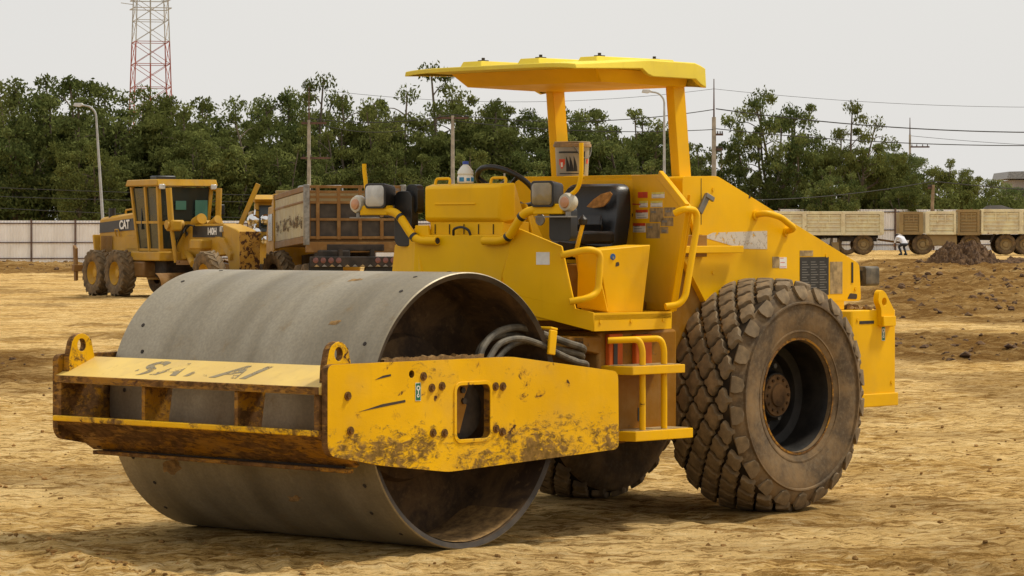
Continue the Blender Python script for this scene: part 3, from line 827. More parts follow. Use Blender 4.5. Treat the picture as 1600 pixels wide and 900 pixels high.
    # hydraulic hoses over the plate, held by a yellow clip
    paths = [((-.14, 1.02, 1.02), (-.20, 1.00, 1.11), (-.33, .98, 1.185), (-.52, .97, 1.212), (-.72, .97, 1.172), (-.95, .96, 1.115), (-1.13, .93, 1.075), (-1.35, .7, 1.02)),
             ((-.16, .98, 1.02), (-.25, .95, 1.12), (-.42, .93, 1.17), (-.60, .93, 1.155), (-.80, .93, 1.10), (-1.0, .93, 1.06), (-1.15, .90, 1.035), (-1.36, .7, .98)),
             ((-.17, 1.06, 1.03), (-.28, 1.05, 1.125), (-.44, 1.05, 1.152), (-.62, 1.05, 1.115), (-.78, 1.04, 1.06), (-.95, 1.02, 1.01), (-1.10, .98, .985), (-1.33, .75, .93)),
             ((-.32, .99, 1.03), (-.42, .99, 1.10), (-.55, .99, 1.13), (-.72, .99, 1.095), (-.88, .98, 1.04), (-1.05, .95, 1.005), (-1.3, .72, .95))]
    for pth, r in zip(paths, (.021, .019, .018, .016)):
        MB().tube(bez(pth, 5), r, 10).build('hydraulic_hose', HOSE, R)
    MB().box((-.715, 1.075, 1.055), (-.655, 1.092, 1.195), Matrix.Rotation(math.radians(-8), 3, 'Y')).build('hose_clip', YEL, R, .005)
    MB().box((-.735, .92, 1.196), (-.675, 1.085, 1.210), Matrix.Rotation(math.radians(-10), 3, 'Y')).build('hose_clip', YEL, R, .004)
def tiedown_sticker(u, v, w, sx, sz, parent, ax=(-1, 0, 0), ay=(0, 0, 1)):
    f = on_plane((u, v, w), ax, ay)
    sgn = 1
    o = MB().plate(rrect(-sx / 2, -sz / 2, sx / 2, sz / 2, .002, 1), f, 0, .0012).build('tie_down_sticker', WHITEVINYL, parent)
    MB().plate(rrect(-sx / 2 + .003, -sz / 2 + .003, sx / 2 - .003, sz / 2 - .003, .002, 1), f, .0012, .0018).build('green_field', STK_GREEN, o)
    k = sz / .098
    MB().plate(circle(0, .020 * k, .0145 * k, 18), f, .0018, .0024, [circle(0, .020 * k, .0075 * k, 12)]).build('hook_ring', WHITEVINYL, o)
    MB().plate([(-.003 * k, .006 * k), (.004 * k, .006 * k), (.004 * k, -.012 * k), (-.003 * k, -.012 * k)], f, .0018, .0024).build('hook_shank', WHITEVINYL, o)
    MB().plate(circle(-.001 * k, -.021 * k, .010 * k, 14), f, .0018, .0024, [circle(0, -.020 * k, .005 * k, 10)]).build('hook_eye', WHITEVINYL, o)
    return o
build_drum_frame()

def sticker(name, f, x0, y0, x1, y1, mat, parent, t=.0012, head=None, lines=0, linemat=None):
    o = MB().plate([(x0, y0), (x1, y0), (x1, y1), (x0, y1)], f, 0, t).build(name, mat, parent)
    if head is not None:
        MB().plate([(x0, y1 - (y1 - y0) * .32), (x1, y1 - (y1 - y0) * .32), (x1, y1), (x0, y1)], f, t, t + .0007).build('sticker_header', head, o)
    for k in range(lines):
        yy = y0 + (y1 - y0) * (.10 + (.52 if head is not None else .8) * k / max(1, lines - 1))
        hh = (y1 - y0) * .05
        MB().plate([(x0 + (x1 - x0) * .1, yy), (x0 + (x1 - x0) * (.9 - .18 * ((k * 7) % 3)), yy), (x0 + (x1 - x0) * (.9 - .18 * ((k * 7) % 3)), yy + hh), (x0 + (x1 - x0) * .1, yy + hh)], f, t, t + .0006).build('printed_line', linemat or PRINT_GREY, o)
    return o

def build_cab():
    # floor with folded fascia
    pl = [(-1.12, .38), (-1.283, .88), (-2.0, .88), (-2.30, .62), (-2.30, -.62), (-2.0, -.88), (-1.283, -.88), (-1.12, -.38)]
    MB().plate(pl, XY(1.17), .06, .098).build('floor_plate', YEL2, R, .004)
    for s in (1, -1):
        MB().hull([(-1.283, s * .88, 1.17), (-1.283, s * .88, 1.278), (-2.0, s * .88, 1.17), (-2.0, s * .88, 1.274), (-1.283, s * .855, 1.17), (-1.283, s * .855, 1.278), (-2.0, s * .855, 1.17), (-2.0, s * .855, 1.274)]).build('floor_fascia', YEL, R, .004)
        A = [(-1.283, .88, 1.17), (-1.283, .88, 1.279), (-1.090, .352, 1.398), (-1.090, .352, 1.300)]
        A += [(x - .02, y - .012, z) for x, y, z in A]
        MB().hull([(x, s * y, z) for x, y, z in A]).build('floor_fascia', YEL, R, .004)
        # slanted kick panel beside the leg well
        K = [(-1.111, .41, 1.781), (-1.129, .458, 1.764), (-1.213, .689, 1.669), (-1.243, .771, 1.292), (-1.092, .36, 1.395), (-1.080, .318, 1.49)]
        o = Vector(K[0]); axv = (Vector(K[3]) - Vector(K[4])); axv.z = 0; axv.normalize()
        f = on_plane((K[4][0], K[4][1], 0), axv, (0, 0, 1))
        poly = [((Vector((k[0], k[1], 0)) - Vector((K[4][0], K[4][1], 0))).dot(axv), k[2]) for k in K]
        poly[-1] = (-.03, 1.49); poly[0] = (poly[0][0], 1.781)
        m = MB().plate(poly, f, -.022, 0); m.v = [(x, s * y, z) for x, y, z in m.v]
        kp = m.build('kick_panel', YEL, R, .004)
        if s == 1:
            w0 = ((Vector((-1.158, .538, 0)) - Vector((K[4][0], K[4][1], 0))).dot(axv)); w1 = w0 + .085
            sticker('white_sticker', f, w0, 1.560, w1, 1.634, WHITEVINYL, kp, .0015)
    # front panel and console
    fp = [(-.416, 1.30), (.318, 1.30), (.318, 1.49), (.43, 1.781), (.30, 1.735), (-.286, 1.735), (-.292, 1.794), (-.40, 1.794), (-.416, 1.53)]
    MB().plate(fp, YZ(-1.12), 0, .024).build('front_panel', YEL, R, .005)
    MB().box((-1.36, -.30, 1.70), (-1.125, .30, 1.815)).build('console_base', YEL2, R, .006)
    for i in range(5):
        MB().box((-1.124, -.255 + .12 * i, 1.74), (-1.118, -.252 + .12 * i, 1.80)).build('panel_seam', CHASSIS, R)
    MB().tube(bez([(-1.10, -.08, 1.735), (-1.085, -.06, 1.77), (-1.085, 0, 1.782), (-1.09, .05, 1.765), (-1.10, .06, 1.735)], 5), .008, 8).build('release_loop', BLACK, R)
    cbox = MB().hull([(-1.12, -.335, 2.030), (-1.12, .300, 2.036), (-1.12, -.335, 1.822), (-1.12, .300, 1.816), (-1.105, -.32, 2.015), (-1.105, .288, 2.02), (-1.105, -.32, 1.84), (-1.105, .288, 1.835),
                      (-1.155, -.32, 1.803), (-1.155, .29, 1.796), (-1.19, -.345, 2.045), (-1.19, .335, 2.046), (-1.19, .34, 1.83), (-1.20, -.345, 1.83), (-1.40, -.33, 2.05), (-1.34, .20, 2.048), (-1.38, .26, 1.80), (-1.40, -.33, 1.80)]).build('console', YEL, R, .010, seg=3)
    MB().tube([(-1.1045, -.235, 1.922), (-1.1045, .095, 1.922)], .006, 8).build('console_crease', YEL, cbox)
    for y in (-.26, .20):
        MB().tube(corner([(-1.19, y - .06, 2.035), (-1.20, y - .06, 2.078), (-1.20, y + .06, 2.078), (-1.19, y + .06, 2.035)], .02, 3), .009, 8).build('console_handle', YEL, cbox)
    # steering column and wheel
    MB().hull([(-1.40, -.10, 1.93), (-1.40, .24, 1.93), (-1.40, .30, 1.72), (-1.40, .05, 1.72), (-1.60, .22, 1.68), (-1.60, .0, 1.68), (-1.50, .20, 1.86), (-1.50, .0, 1.86)]).build('steering_pedestal', YEL, R, .01)
    ctr = Vector((-1.46, .025, 2.03)); nrm = Vector((-.60, .0, .80)).normalized(); ax, ay = frame_of(nrm)
    MB().tube([ctr - nrm * .22, ctr - nrm * .005], [.035, .028], 12).build('steering_column', BLACK, R)
    sw = MB()
    sw.tube([ctr + (ax * math.cos(k * 2 * PI / 40) + ay * math.sin(k * 2 * PI / 40)) * .195 for k in range(41)], .0165, 10, False)
    st = sw.build('steering_wheel', BLACK, R)
    for k in range(3):
        d = ax * math.cos(k * 2.094 + .5) + ay * math.sin(k * 2.094 + .5)
        MB().tube([ctr - nrm * .02 + d * .03, ctr - nrm * .03 + d * .10, ctr + d * .19], [.017, .013, .012], 8).build('spoke', BLACK, st)
    MB().cyl(ctr - nrm * .035, ctr + nrm * .008, .05, .045).build('wheel_hub', BLACK, st)
    # lamp arms
    for s in (-1, 1):
        pipe = corner([(-1.075, s * .19, 1.700), (-1.075, s * .375, 1.700), (-1.07, s * .52, 1.868), (-1.08, s * .62, 1.885)], .07, 6)
        pa = MB().tube(pipe, .026, 14).build('lamp_arm', YEL, R)
        MB().cyl((-1.075, s * .188, 1.700), (-1.075, s * .196, 1.700), .019).build('pipe_mouth', CHASSIS, pa)
        for q in (.35, .62):
            i = int(q * (len(pipe) - 1)); dv = (pipe[i + 1] - pipe[i]).normalized()
            MB().cyl(pipe[i] - dv * .010, pipe[i] + dv * .010, .0285).build('rubber_band', BLACK, pa)
        MB().box((-1.115, min(s * .60, s * .835), 1.856), (-1.055, max(s * .60, s * .835), 1.916)).build('lamp_bracket', YEL, R, .006)
        MB().box((-1.11, min(s * .64, s * .90), 1.838), (-1.03, max(s * .64, s * .90), 1.846)).build('bracket_plate', GREYMETAL, R)
        # headlight: rounded square housing with a domed lens
        yc = s * .688
        h = MB(); prof = [(-.10, .062), (-.085, .074), (.0, .088), (.02, .090)]
        rings = []
        for (dx, hw) in prof:
            rings.append([(-1.06 + dx, yc + a, 1.975 + b) for a, b in rrect(-hw, -hw * .86, hw, hw * .86, hw * .28)])
        n = len(rings[0]); vs = [p for r_ in rings for p in r_]
        fs = [(i * n + k, i * n + (k + 1) % n, (i + 1) * n + (k + 1) % n, (i + 1) * n + k) for i in range(3) for k in range(n)] + [tuple(range(n)), tuple(range(3 * n, 4 * n))]
        h.add(vs, fs); hl = h.build('headlight', BLACK, R, .004)
        l = MB(); rings = []
        for dx, k in ((.018, 1.0), (.026, .97), (.034, .8), (.038, .4)):
            rings.append([(-1.06 + dx, yc + a * k, 1.975 + b * k) for a, b in rrect(-.078, -.066, .078, .066, .026)])
        vs = [p for r_ in rings for p in r_]
        l.add(vs, [(i * n + k, i * n + (k + 1) % n, (i + 1) * n + (k + 1) % n, (i + 1) * n + k) for i in range(3) for k in range(n)] + [tuple(range(3 * n, 4 * n))])
        l.build('headlight_lens', LENS if s < 0 else LENSDIM, hl)
        MB().cyl((-1.09, yc, 1.88), (-1.09, yc, 1.915), .02).build('headlight_stem', BLACK, hl)
        # turn signal
        yt = s * .862
        MB().cyl((-1.075, yt, 1.845), (-1.075, yt, 1.90), .016).build('signal_stem', GREYMETAL, R)
        ts = MB(); ts.lathe([(.001, -.045), (.042, -.04), (.055, -.015), (.056, .012), (.048, .03), (.001, .036)], 24, 'x', (-1.075, yt, 1.925)); t = ts.build('turn_signal', WHITELENS, R)
        MB().lathe([(.036, .030), (.030, .040), (.001, .043)], 20, 'x', (-1.075, yt, 1.925)).build('signal_lens', AMBER, t)
        # mirror bracket rod
        if s < 0: rod = [(-1.085, -.62, 1.905), (-1.085, -.70, 1.915), (-1.085, -.80, 1.98), (-1.085, -.825, 2.14), (-1.085, -.825, 2.175)]
        else: rod = [(-1.085, .86, 1.96), (-1.085, .93, 2.0), (-1.085, .955, 2.08), (-1.085, .955, 2.27)]
        MB().tube(corner(rod, .07, 5), .0135, 10).build('mirror_rod', YEL, R)
    # black mirrors hanging behind the lamps
    mr = MB(); ring = rrect(-.075, -.17, .075, .17, .05)
    for s, yc, zc in ((-1, -.545, 1.835), (1, .74, 1.80)):
        if s > 0: ring = rrect(-.085, -.10, .085, .10, .03)
        mm = MB().plate(ring, YZ(-1.17), -.03, .03); mm.v = [(x, y + yc, z + zc) for x, y, z in mm.v]
        mm.build('mirror', BLACK, R, .012, seg=3)
    MB().plate(circle(0, 0, .035, 16), on_plane((-1.13, .60, 1.825), (0, 1, 0), (0, 0, 1)), 0, .012).build('round_mirror', GREYMETAL, R, .003)
    mm = MB().plate(rrect(-.05, -.09, .05, .09, .035), on_plane((-1.20, -.50, 1.955), (0, 1, 0), (0, 0, 1)), -.03, .03); mm.build('lamp_back_shell', BLACK, R, .012)
    # bulkhead behind the seat, wings angled forward
    def bulk(s):
        f0 = (-2.43, s * .195); f1 = (-2.12, s * .88)
        axv = Vector((f1[0] - f0[0], f1[1] - f0[1], 0)).normalized()
        f = on_plane((f0[0], f0[1], 0), axv, (0, 0, 1))
        sg = 1 if s > 0 else -1
        poly = [(0, 1.268), (.545, 1.268), (.77, 1.90), (.405, 2.108), (0, 2.112)]
        return f, poly
    f, poly = bulk(1)
    bw = MB().plate(poly, f, -.05, 0).build('bulkhead', YEL, R, .004)
    f2, poly2 = bulk(-1)
    MB().plate(poly2, f2, 0, .05).build('bulkhead', YEL, R, .004)
    MB().plate([(-.195, 1.268), (.195, 1.268), (.195, 2.112), (-.195, 2.112)], YZ(-2.43), -.05, 0).build('bulkhead', YEL, R, .003)
    # edge strip on the near wing
    e = [(.405, 2.108), (.77, 1.90), (.545, 1.27)]
    for a, b_ in zip(e[:-1], e[1:]):
        MB().bar(f(a[0], a[1], -.005), f(b_[0], b_[1], -.005), .055, .03, up=f(0, 0, 1)[:0] or (Vector(f(0, 0, 1)) - Vector(f(0, 0, 0)))).build('bulkhead_edge', YEL, R, .005)
    # stickers on the bulkhead wing
    D = .17
    sticker('warning_sticker', f, D - .07, 1.966, D + .07, 2.003, STK_RED, bw)
    sticker('warning_sticker', f, D + .13, 1.963, D + .31, 1.999, WHITEVINYL, bw, head=STK_YEL, lines=2)
    sticker('warning_sticker', f, D - .05, 1.908, D + .07, 1.947, WHITEVINYL, bw, head=STK_YEL, lines=2)
    sticker('warning_sticker', f, D + .115, 1.908, D + .28, 1.946, WHITEVINYL, bw, head=STK_YEL, lines=2)
    sticker('warning_sticker', f, D - .10, 1.838, D + .075, 1.893, WHITEVINYL, bw, head=STK_RED, lines=3)
    sticker('warning_sticker', f, D - .14, 1.752, D + .04, 1.810, WHITEVINYL, bw, head=STK_RED, lines=3)
    for (a, b_, c, d) in ((.10, 1.815, .295, 1.902), (.305, 1.848, .46, 1.904), (.255, 1.79, .43, 1.842), (.05, 1.715, .245, 1.808), (.25, 1.745, .36, 1.785)):
        o = sticker('scraped_sticker', f, D + a, b_, D + c, d, STK_GREY, bw, .0008)
        sticker('sticker_scrap', f, D + a + .02, d - .03, D + a + .09, d - .018, PRINT_GREY, o, .0016)
    MB().plate([(D - .22, 1.926), (D - .03, 1.922), (D - .03, 1.930), (D - .22, 1.934)], f, 0, .0015).build('paint_scrape', STK_RED, bw)
    MB().plate(circle(D - .16, 1.86, .016, 12), f, 0, .003).build('plug', DARKMETAL, bw)
    # far wing diagonal ends lower, behind the console
    # side box with ignition lock beside the seat
    f = on_plane((-1.50, .72, 0), (-.40, .08, 0), (0, 0, 1))
    bx = MB().plate([(.080, 1.272), (.345, 1.272), (.405, 1.676), (.008, 1.646)], f, -.24, 0).build('side_console', YEL2, R, .005)
    MB().plate(circle(.115, 1.605, .019, 18), f, 0, .004).build('ignition_lock', STK_BLUE, bx)
    MB().plate(circle(.115, 1.600, .008, 12), f, .004, .007).build('lock_core', GREYMETAL, bx)
    MB().plate(rounded([(.135, 1.545), (.165, 1.552), (.162, 1.575), (.140, 1.572)], .008), f, 0, .0015).build('paint_chip', DARKMETAL, bx)
    MB().plate([(-.14, 1.30), (.10, 1.28), (.02, 1.55), (.015, 1.64), (-.13, 1.64)], on_plane((-1.52, .68, 0), (0, 1, 0), (0, 0, 1)), -.01, 0).build('console_front', YEL2, R, .003)
    MB().box((-2.1, -.35, 1.27), (-1.62, .47, 1.56)).build('seat_base', YELUNDER, R, .01)
    MB().hull([(-1.60, .50, 1.27), (-1.60, .60, 1.27), (-1.66, .50, 1.45), (-1.66, .52, 1.45), (-1.75, .5, 1.27)]).build('pedal_guard', YEL2, R)
    MB().tube(bez([(-1.66, .40, 1.60), (-1.68, .42, 1.72), (-1.70, .43, 1.80)], 4), .013, 8).build('control_lever', YEL, R)
    MB().lathe([(.001, 1.79), (.026, 1.80), (.03, 1.83), (.001, 1.86)], 12, 'z', (-1.70, .43, 0)).build('lever_knob', BLACK, R)
    # seat
    sc = MB().hull([(x, y, z) for x, z in ((-1.62, 1.60), (-1.60, 1.65), (-1.66, 1.70), (-2.14, 1.66), (-2.14, 1.58)) for y in (-.25, .29)]).build('seat_cushion', SEAT, R, .03, seg=4)
    bp = rounded([(-.235, 1.62), (.275, 1.62), (.285, 1.86), (.245, 2.055), (-.20, 2.055), (-.245, 1.86)], .07, 5)
    vs = []; fs = []; n = len(bp)
    for (k, dx) in ((1, -.10), (1.0, -.02), (.93, .012), (.6, .0)):
        for a, b_ in bp:
            vs.append((-2.18 + dx - (b_ - 1.62) * .18, .02 + (a - .02) * k, 1.84 + (b_ - 1.84) * k))
    fs = [(i * n + k, i * n + (k + 1) % n, (i + 1) * n + (k + 1) % n, (i + 1) * n + k) for i in range(3) for k in range(n)] + [tuple(range(n)), tuple(range(3 * n, 4 * n))]
    MB().add(vs, fs).build('seat_back', SEAT, R, 0, 50)
    MB().hull([(-2.14, -.12, 1.80), (-2.14, .19, 1.80), (-2.17, -.14, 1.74), (-2.17, .20, 1.74), (-2.165, -.13, 1.86), (-2.165, .19, 1.86), (-2.2, .03, 1.78)]).build('lumbar_roll', SEAT, R, .02, seg=3)
    fo = on_plane((-2.213, .10, 1.93), (0, 1, 0), (.18, 0, -1))
    MB().plate([(-.09, -.045), (-.03, -.055), (.05, -.045), (.09, -.01), (.11, .035), (.09, .05), (.02, .035), (-.04, .0)], on_plane((-2.208, .12, 1.955), (0, 1, 0), (-.18, 0, 1)), .0, .010).build('torn_foam_patch', FOAM, R, .003)
    MB().box((-2.12, .27, 1.68), (-1.80, .33, 1.76)).build('armrest', BLACK, R, .02)
    # rails
    rail = corner([(-2.02, .885, 1.865), (-2.04, .945, 1.892), (-2.15, .955, 1.885), (-2.145, .955, 1.78), (-2.035, .955, 1.36), (-1.99, .94, 1.315), (-1.915, .90, 1.305)], .06, 5)
    MB().tube(rail, .021, 12).build('grab_rail', YEL, R)
    MB().tube(corner([(-1.16, .725, 1.615), (-1.28, .845, 1.652), (-1.365, .86, 1.63), (-1.345, .86, 1.40), (-1.26, .85, 1.362), (-1.18, .78, 1.345)], .05, 5), .0205, 12).build('grab_rail', YEL2, R)
    MB().box((-2.95, .655, 1.622), (-2.29, .685, 1.668)).build('side_bar', YEL, R, .004)
    # canopy posts
    for s in (1, -1):
        MB().hull([(x, s * y, z) for x, y, z in ((-2.435, .468, 2.70), (-2.435, .53, 2.70), (-2.545, .468, 2.70), (-2.545, .53, 2.70), (-2.54, .468, 1.70), (-2.54, .535, 1.70), (-2.655, .468, 1.70), (-2.655, .535, 1.70))]).build('canopy_post', YEL, R, .008)
    # canopy
    cv = MB()
    NX, NY = 25, 25
    def top(i, j):
        a = i / (NX - 1); b_ = j / (NY - 1) * 2 - 1
        x = -1.32 - 1.245 * a
        hw = .70 * (1 - .02 * a)
        x = x - .03 * (abs(b_) ** 4) * (1 - a) * 0
        z = 2.762 + .050 * min(1, a * 1.8) - .014 * abs(b_) ** 6
        if a > .93: z -= (a - .93) / .07 * .03
        return x, hw * b_, z
    vs = [top(i, j) for i in range(NX) for j in range(NY)]
    fs = [(i * NY + j, (i + 1) * NY + j, (i + 1) * NY + j + 1, i * NY + j + 1) for i in range(NX - 1) for j in range(NY - 1)]
    per = [i * NY for i in range(NX)] + [(NX - 1) * NY + j for j in range(1, NY)] + [i * NY + NY - 1 for i in range(NX - 2, -1, -1)] + [j for j in range(NY - 2, 0, -1)]
    low = []
    for q in per:
        x, y, z = vs[q]; a = (-1.32 - x) / 1.245
        drop = .030 + .022 * min(1, a * 2) + (.050 if a > .56 else .050 * max(0, (a - .50) / .06))
        low.append((x, y * 1.012, z - drop + (.0 if a < .93 else -.02)))
    base = len(vs); vs += low; n = len(per)
    fs += [(per[k], per[(k + 1) % n], base + (k + 1) % n, base + k) for k in range(n)]
    b2 = len(vs)
    vs += [(x * .985 - .03, y * .955, z + .004) for x, y, z in low]
    fs += [(base + k, base + (k + 1) % n, b2 + (k + 1) % n, b2 + k) for k in range(n)]
    b3 = len(vs)
    vs += [(-1.36 - 1.18 * i / 8, -.66 + 1.32 * j / 8, 2.742) for i in range(9) for j in range(9)]
    fs += [(b3 + i * 9 + j, b3 + i * 9 + j + 1, b3 + (i + 1) * 9 + j + 1, b3 + (i + 1) * 9 + j) for i in range(8) for j in range(8)]
    cn = MB().add(vs, fs).build('canopy', YELCAN, R, .006)
    # ribs pressed into the roof, with bolts
    for (y0, y1, x0, x1) in ((-.52, -.34, -1.62, -2.46), (-.02, .16, -1.60, -2.46), (.38, .54, -1.70, -2.46)):
        rb = MB().hull([(x, y, z) for x, y, z in ((x0, y0, 2.78), (x0, y1, 2.78), (x1, y0, 2.79), (x1, y1, 2.79), (x0 - .02, y0 + .01, 2.816), (x0 - .02, y1 - .01, 2.816), (x1 + .02, y0 + .01, 2.822), (x1 + .02, y1 - .01, 2.822))]).build('roof_rib', YELCAN, cn, .006)
        for x in (x0 - .12, x1 + .12):
            MB().box((x - .028, (y0 + y1) / 2 - .022, 2.820), (x + .028, (y0 + y1) / 2 + .022, 2.827)).build('mount_pad', DARKMETAL, rb, .002)
            MB().cyl((x, (y0 + y1) / 2, 2.826), (x, (y0 + y1) / 2, 2.842), .011, seg=6).build('roof_bolt', DARKMETAL, rb)
    # under-roof box frame between the posts
    MB().hull([(x, y, z) for x, y, z in ((-1.62, -.60, 2.742), (-1.62, .60, 2.742), (-1.72, -.55, 2.660), (-1.72, .55, 2.660), (-2.54, -.58, 2.742), (-2.54, .58, 2.742), (-2.54, -.55, 2.655), (-2.54, .55, 2.655))]).build('roof_frame', YEL, R, .008)
build_cab()

def build_hood():
    prof = [(-2.42, 2.098), (-2.765, 2.105), (-4.265, 1.545), (-4.285, 1.30), (-2.66, 1.30), (-2.42, 1.60)]
    f = lambda a, b_, t: (a, t, b_)
    hd = MB().plate(rounded(prof, .03, 3), f, -.62, .62).build('hood', YEL, R, .022, seg=3)
    hs = on_plane((0, .6205, 0), (-1, 0, 0), (0, 0, 1))          # a = -x, b = z
    S = lambda name, poly, mat, t0=0, t1=.0015, par=hd: MB().plate(poly, hs, t0, t1).build(name, mat, par)
    S('panel_seam', [(2.600, 1.80), (2.604, 1.80), (2.604, 2.088), (2.600, 2.088)], CHASSIS)
    S('white_decal', [(2.62, 1.722), (2.72, 1.750), (3.27, 1.762), (3.27, 1.645), (3.02, 1.648)], DECAL, 0, .0012)
    sticker('warning_sticker', hs, 3.325, 1.525, 3.395, 1.596, STK_GREY, hd)
    sticker('warning_sticker', hs, 3.40, 1.522, 3.475, 1.592, WHITEVINYL, hd, lines=3, linemat=STK_RED)
    sp = sticker('specification_plate', hs, 3.615, 1.345, 3.925, 1.592, STK_BLACK, hd, .002)
    for k in range(13):
        for c in range(3):
            x0 = 3.635 + .095 * c; z0 = 1.360 + .0165 * k
            MB().plate([(x0, z0), (x0 + .05 + .03 * ((k * 5 + c * 3) % 3) / 2, z0), (x0 + .05 + .03 * ((k * 5 + c * 3) % 3) / 2, z0 + .004), (x0, z0 + .004)], hs, .002, .0026).build('printed_line', PRINT_GREY, sp)
    S('scraped_sticker', [(3.615, 1.598), (3.755, 1.598), (3.755, 1.635), (3.615, 1.635)], STK_GREY)
    S('scraped_sticker', [(3.94, 1.350), (4.075, 1.350), (4.075, 1.560), (3.94, 1.560)], STK_GREY)
    S('paint_chip', rounded([(4.13, 1.315), (4.235, 1.312), (4.24, 1.345), (4.16, 1.352)], .012), DARKMETAL)
    S('paint_chip', rounded([(3.08, 1.965), (3.10, 1.972), (3.095, 1.995), (3.083, 1.985)], .004), DARKMETAL)
    S('vent_slot', [(4.175, 1.42), (4.192, 1.42), (4.192, 1.555), (4.175, 1.555)], CHASSIS, 0, .004)
    MB().tube(corner([(-3.15, .61, 1.862), (-3.16, .70, 1.875), (-3.30, .705, 1.85), (-3.46, .70, 1.775), (-3.47, .61, 1.755)], .04, 5), .020, 12).build('hood_handle', YEL, R)
    for q in ((-3.15, 1.862), (-3.47, 1.755)):
        MB().cyl((q[0], .618, q[1]), (q[0], .632, q[1]), .032).build('handle_foot', YEL, hd)
    # hood latch
    la = MB().bar((-2.55, .648, 1.875), (-2.625, .655, 1.985), .045, .02, up=(0, 1, 0)).build('hood_latch', GREYMETAL, R, .004)
    MB().bar((-2.60, .66, 1.985), (-2.665, .668, 1.955), .03, .02, up=(0, 1, 0)).build('latch_hook', GREYMETAL, la, .003)
    # gusset between the bar and the hood
    MB().plate([(-2.455, 1.985), (-2.575, 1.735), (-2.50, 1.735), (-2.44, 1.90)], XZ(.63), 0, .025).build('gusset', YEL, R, .003)
    MB().box((-2.62, .60, 1.60), (-2.40, .655, 1.735)).build('gusset_box', YELUNDER, R, .004)
    # inner fender, chassis side
    MB().plate(rounded([(-2.35, 1.22), (-2.35, 1.62), (-2.52, 1.66), (-2.66, 1.40), (-2.62, .75), (-2.30, .62), (-2.12, .62), (-2.12, 1.16)], .04), XZ(.30), 0, .28).build('inner_fender', YELUNDER, R, .006)
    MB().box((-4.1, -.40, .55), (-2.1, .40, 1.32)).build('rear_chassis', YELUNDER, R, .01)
    MB().cyl((-3.07, -.70, .72), (-3.07, .70, .72), .13).build('rear_axle', DARKMETAL, R)
    # rear counterweight block
    cw = [(-3.86, .60), (-4.00, .755), (-4.485, .755), (-4.485, -.755), (-4.00, -.755), (-3.86, -.60)]
    c = MB().plate(cw, XY(0), .68, 1.242).build('counterweight', YEL, R, .010)
    MB().plate([(-3.92, .58), (-3.99, .765), (-4.505, .765), (-4.505, -.765), (-3.99, -.765), (-3.92, -.58)], XY(0), .605, .69).build('bumper_lip', YEL2, R, .006)
    MB().box((-4.24, .7548, 1.152), (-4.08, .7575, 1.172)).build('slot', CHASSIS, c)
    MB().box((-4.10, -.60, 1.243), (-3.90, .62, 1.31)).build('rear_deck', YEL2, R, .006)
    tiedown_sticker(-4.346, .7562, 1.085, .036, .096, R)
    o = [(4.28, 1.13), (4.28, 1.25), (4.245, 1.30), (4.255, 1.355), (4.285, 1.378), (4.33, 1.355), (4.40, 1.27), (4.43, 1.235), (4.43, 1.13)]
    MB().plate(rounded(o, .02, 3), on_plane((0, .757, 0), (-1, 0, 0), (0, 0, 1)), -.012, .030, [circle(4.315, 1.295, .027, 14)]).build('lifting_lug', YEL, R, .008)
    MB().plate([(4.28, 1.135), (4.42, 1.135), (4.42, 1.20), (4.28, 1.20)], on_plane((0, .757, 0), (-1, 0, 0), (0, 0, 1)), .030, .05).build('lug_base', YEL, R, .004)
    # tail lamp on a bracket
    MB().box((-4.32, .53, 1.43), (-4.28, .60, 1.50)).build('tail_lamp_bracket', CHASSIS, R, .004)
    mm = MB().plate(rrect(-.055, -.065, .055, .065, .02), YZ(-4.47), 0, .15); mm.v = [(x, y + .58, z + 1.462) for x, y, z in mm.v]
    tl = mm.build('tail_lamp', HOSE, R, .014, seg=3)
    mm = MB().plate(rrect(-.045, -.055, .045, .055, .015), YZ(-4.478), 0, .01); mm.v = [(x, y + .58, z + 1.462) for x, y, z in mm.v]
    mm.build('tail_lamp_lens', REDLENS, tl)
    rng = np.random.default_rng(8)
    sv = MB()
    for k in range(26):
        P, F = lump(rng, .012 + .03 * rng.random() ** 2)
        sv.add(P + np.array([-4.13 - .28 * rng.random(), .35 + .36 * rng.random(), 1.248]), F)
    o = sv.build('soil_lumps', MUD, R); o['kind'] = 'stuff'
build_hood()

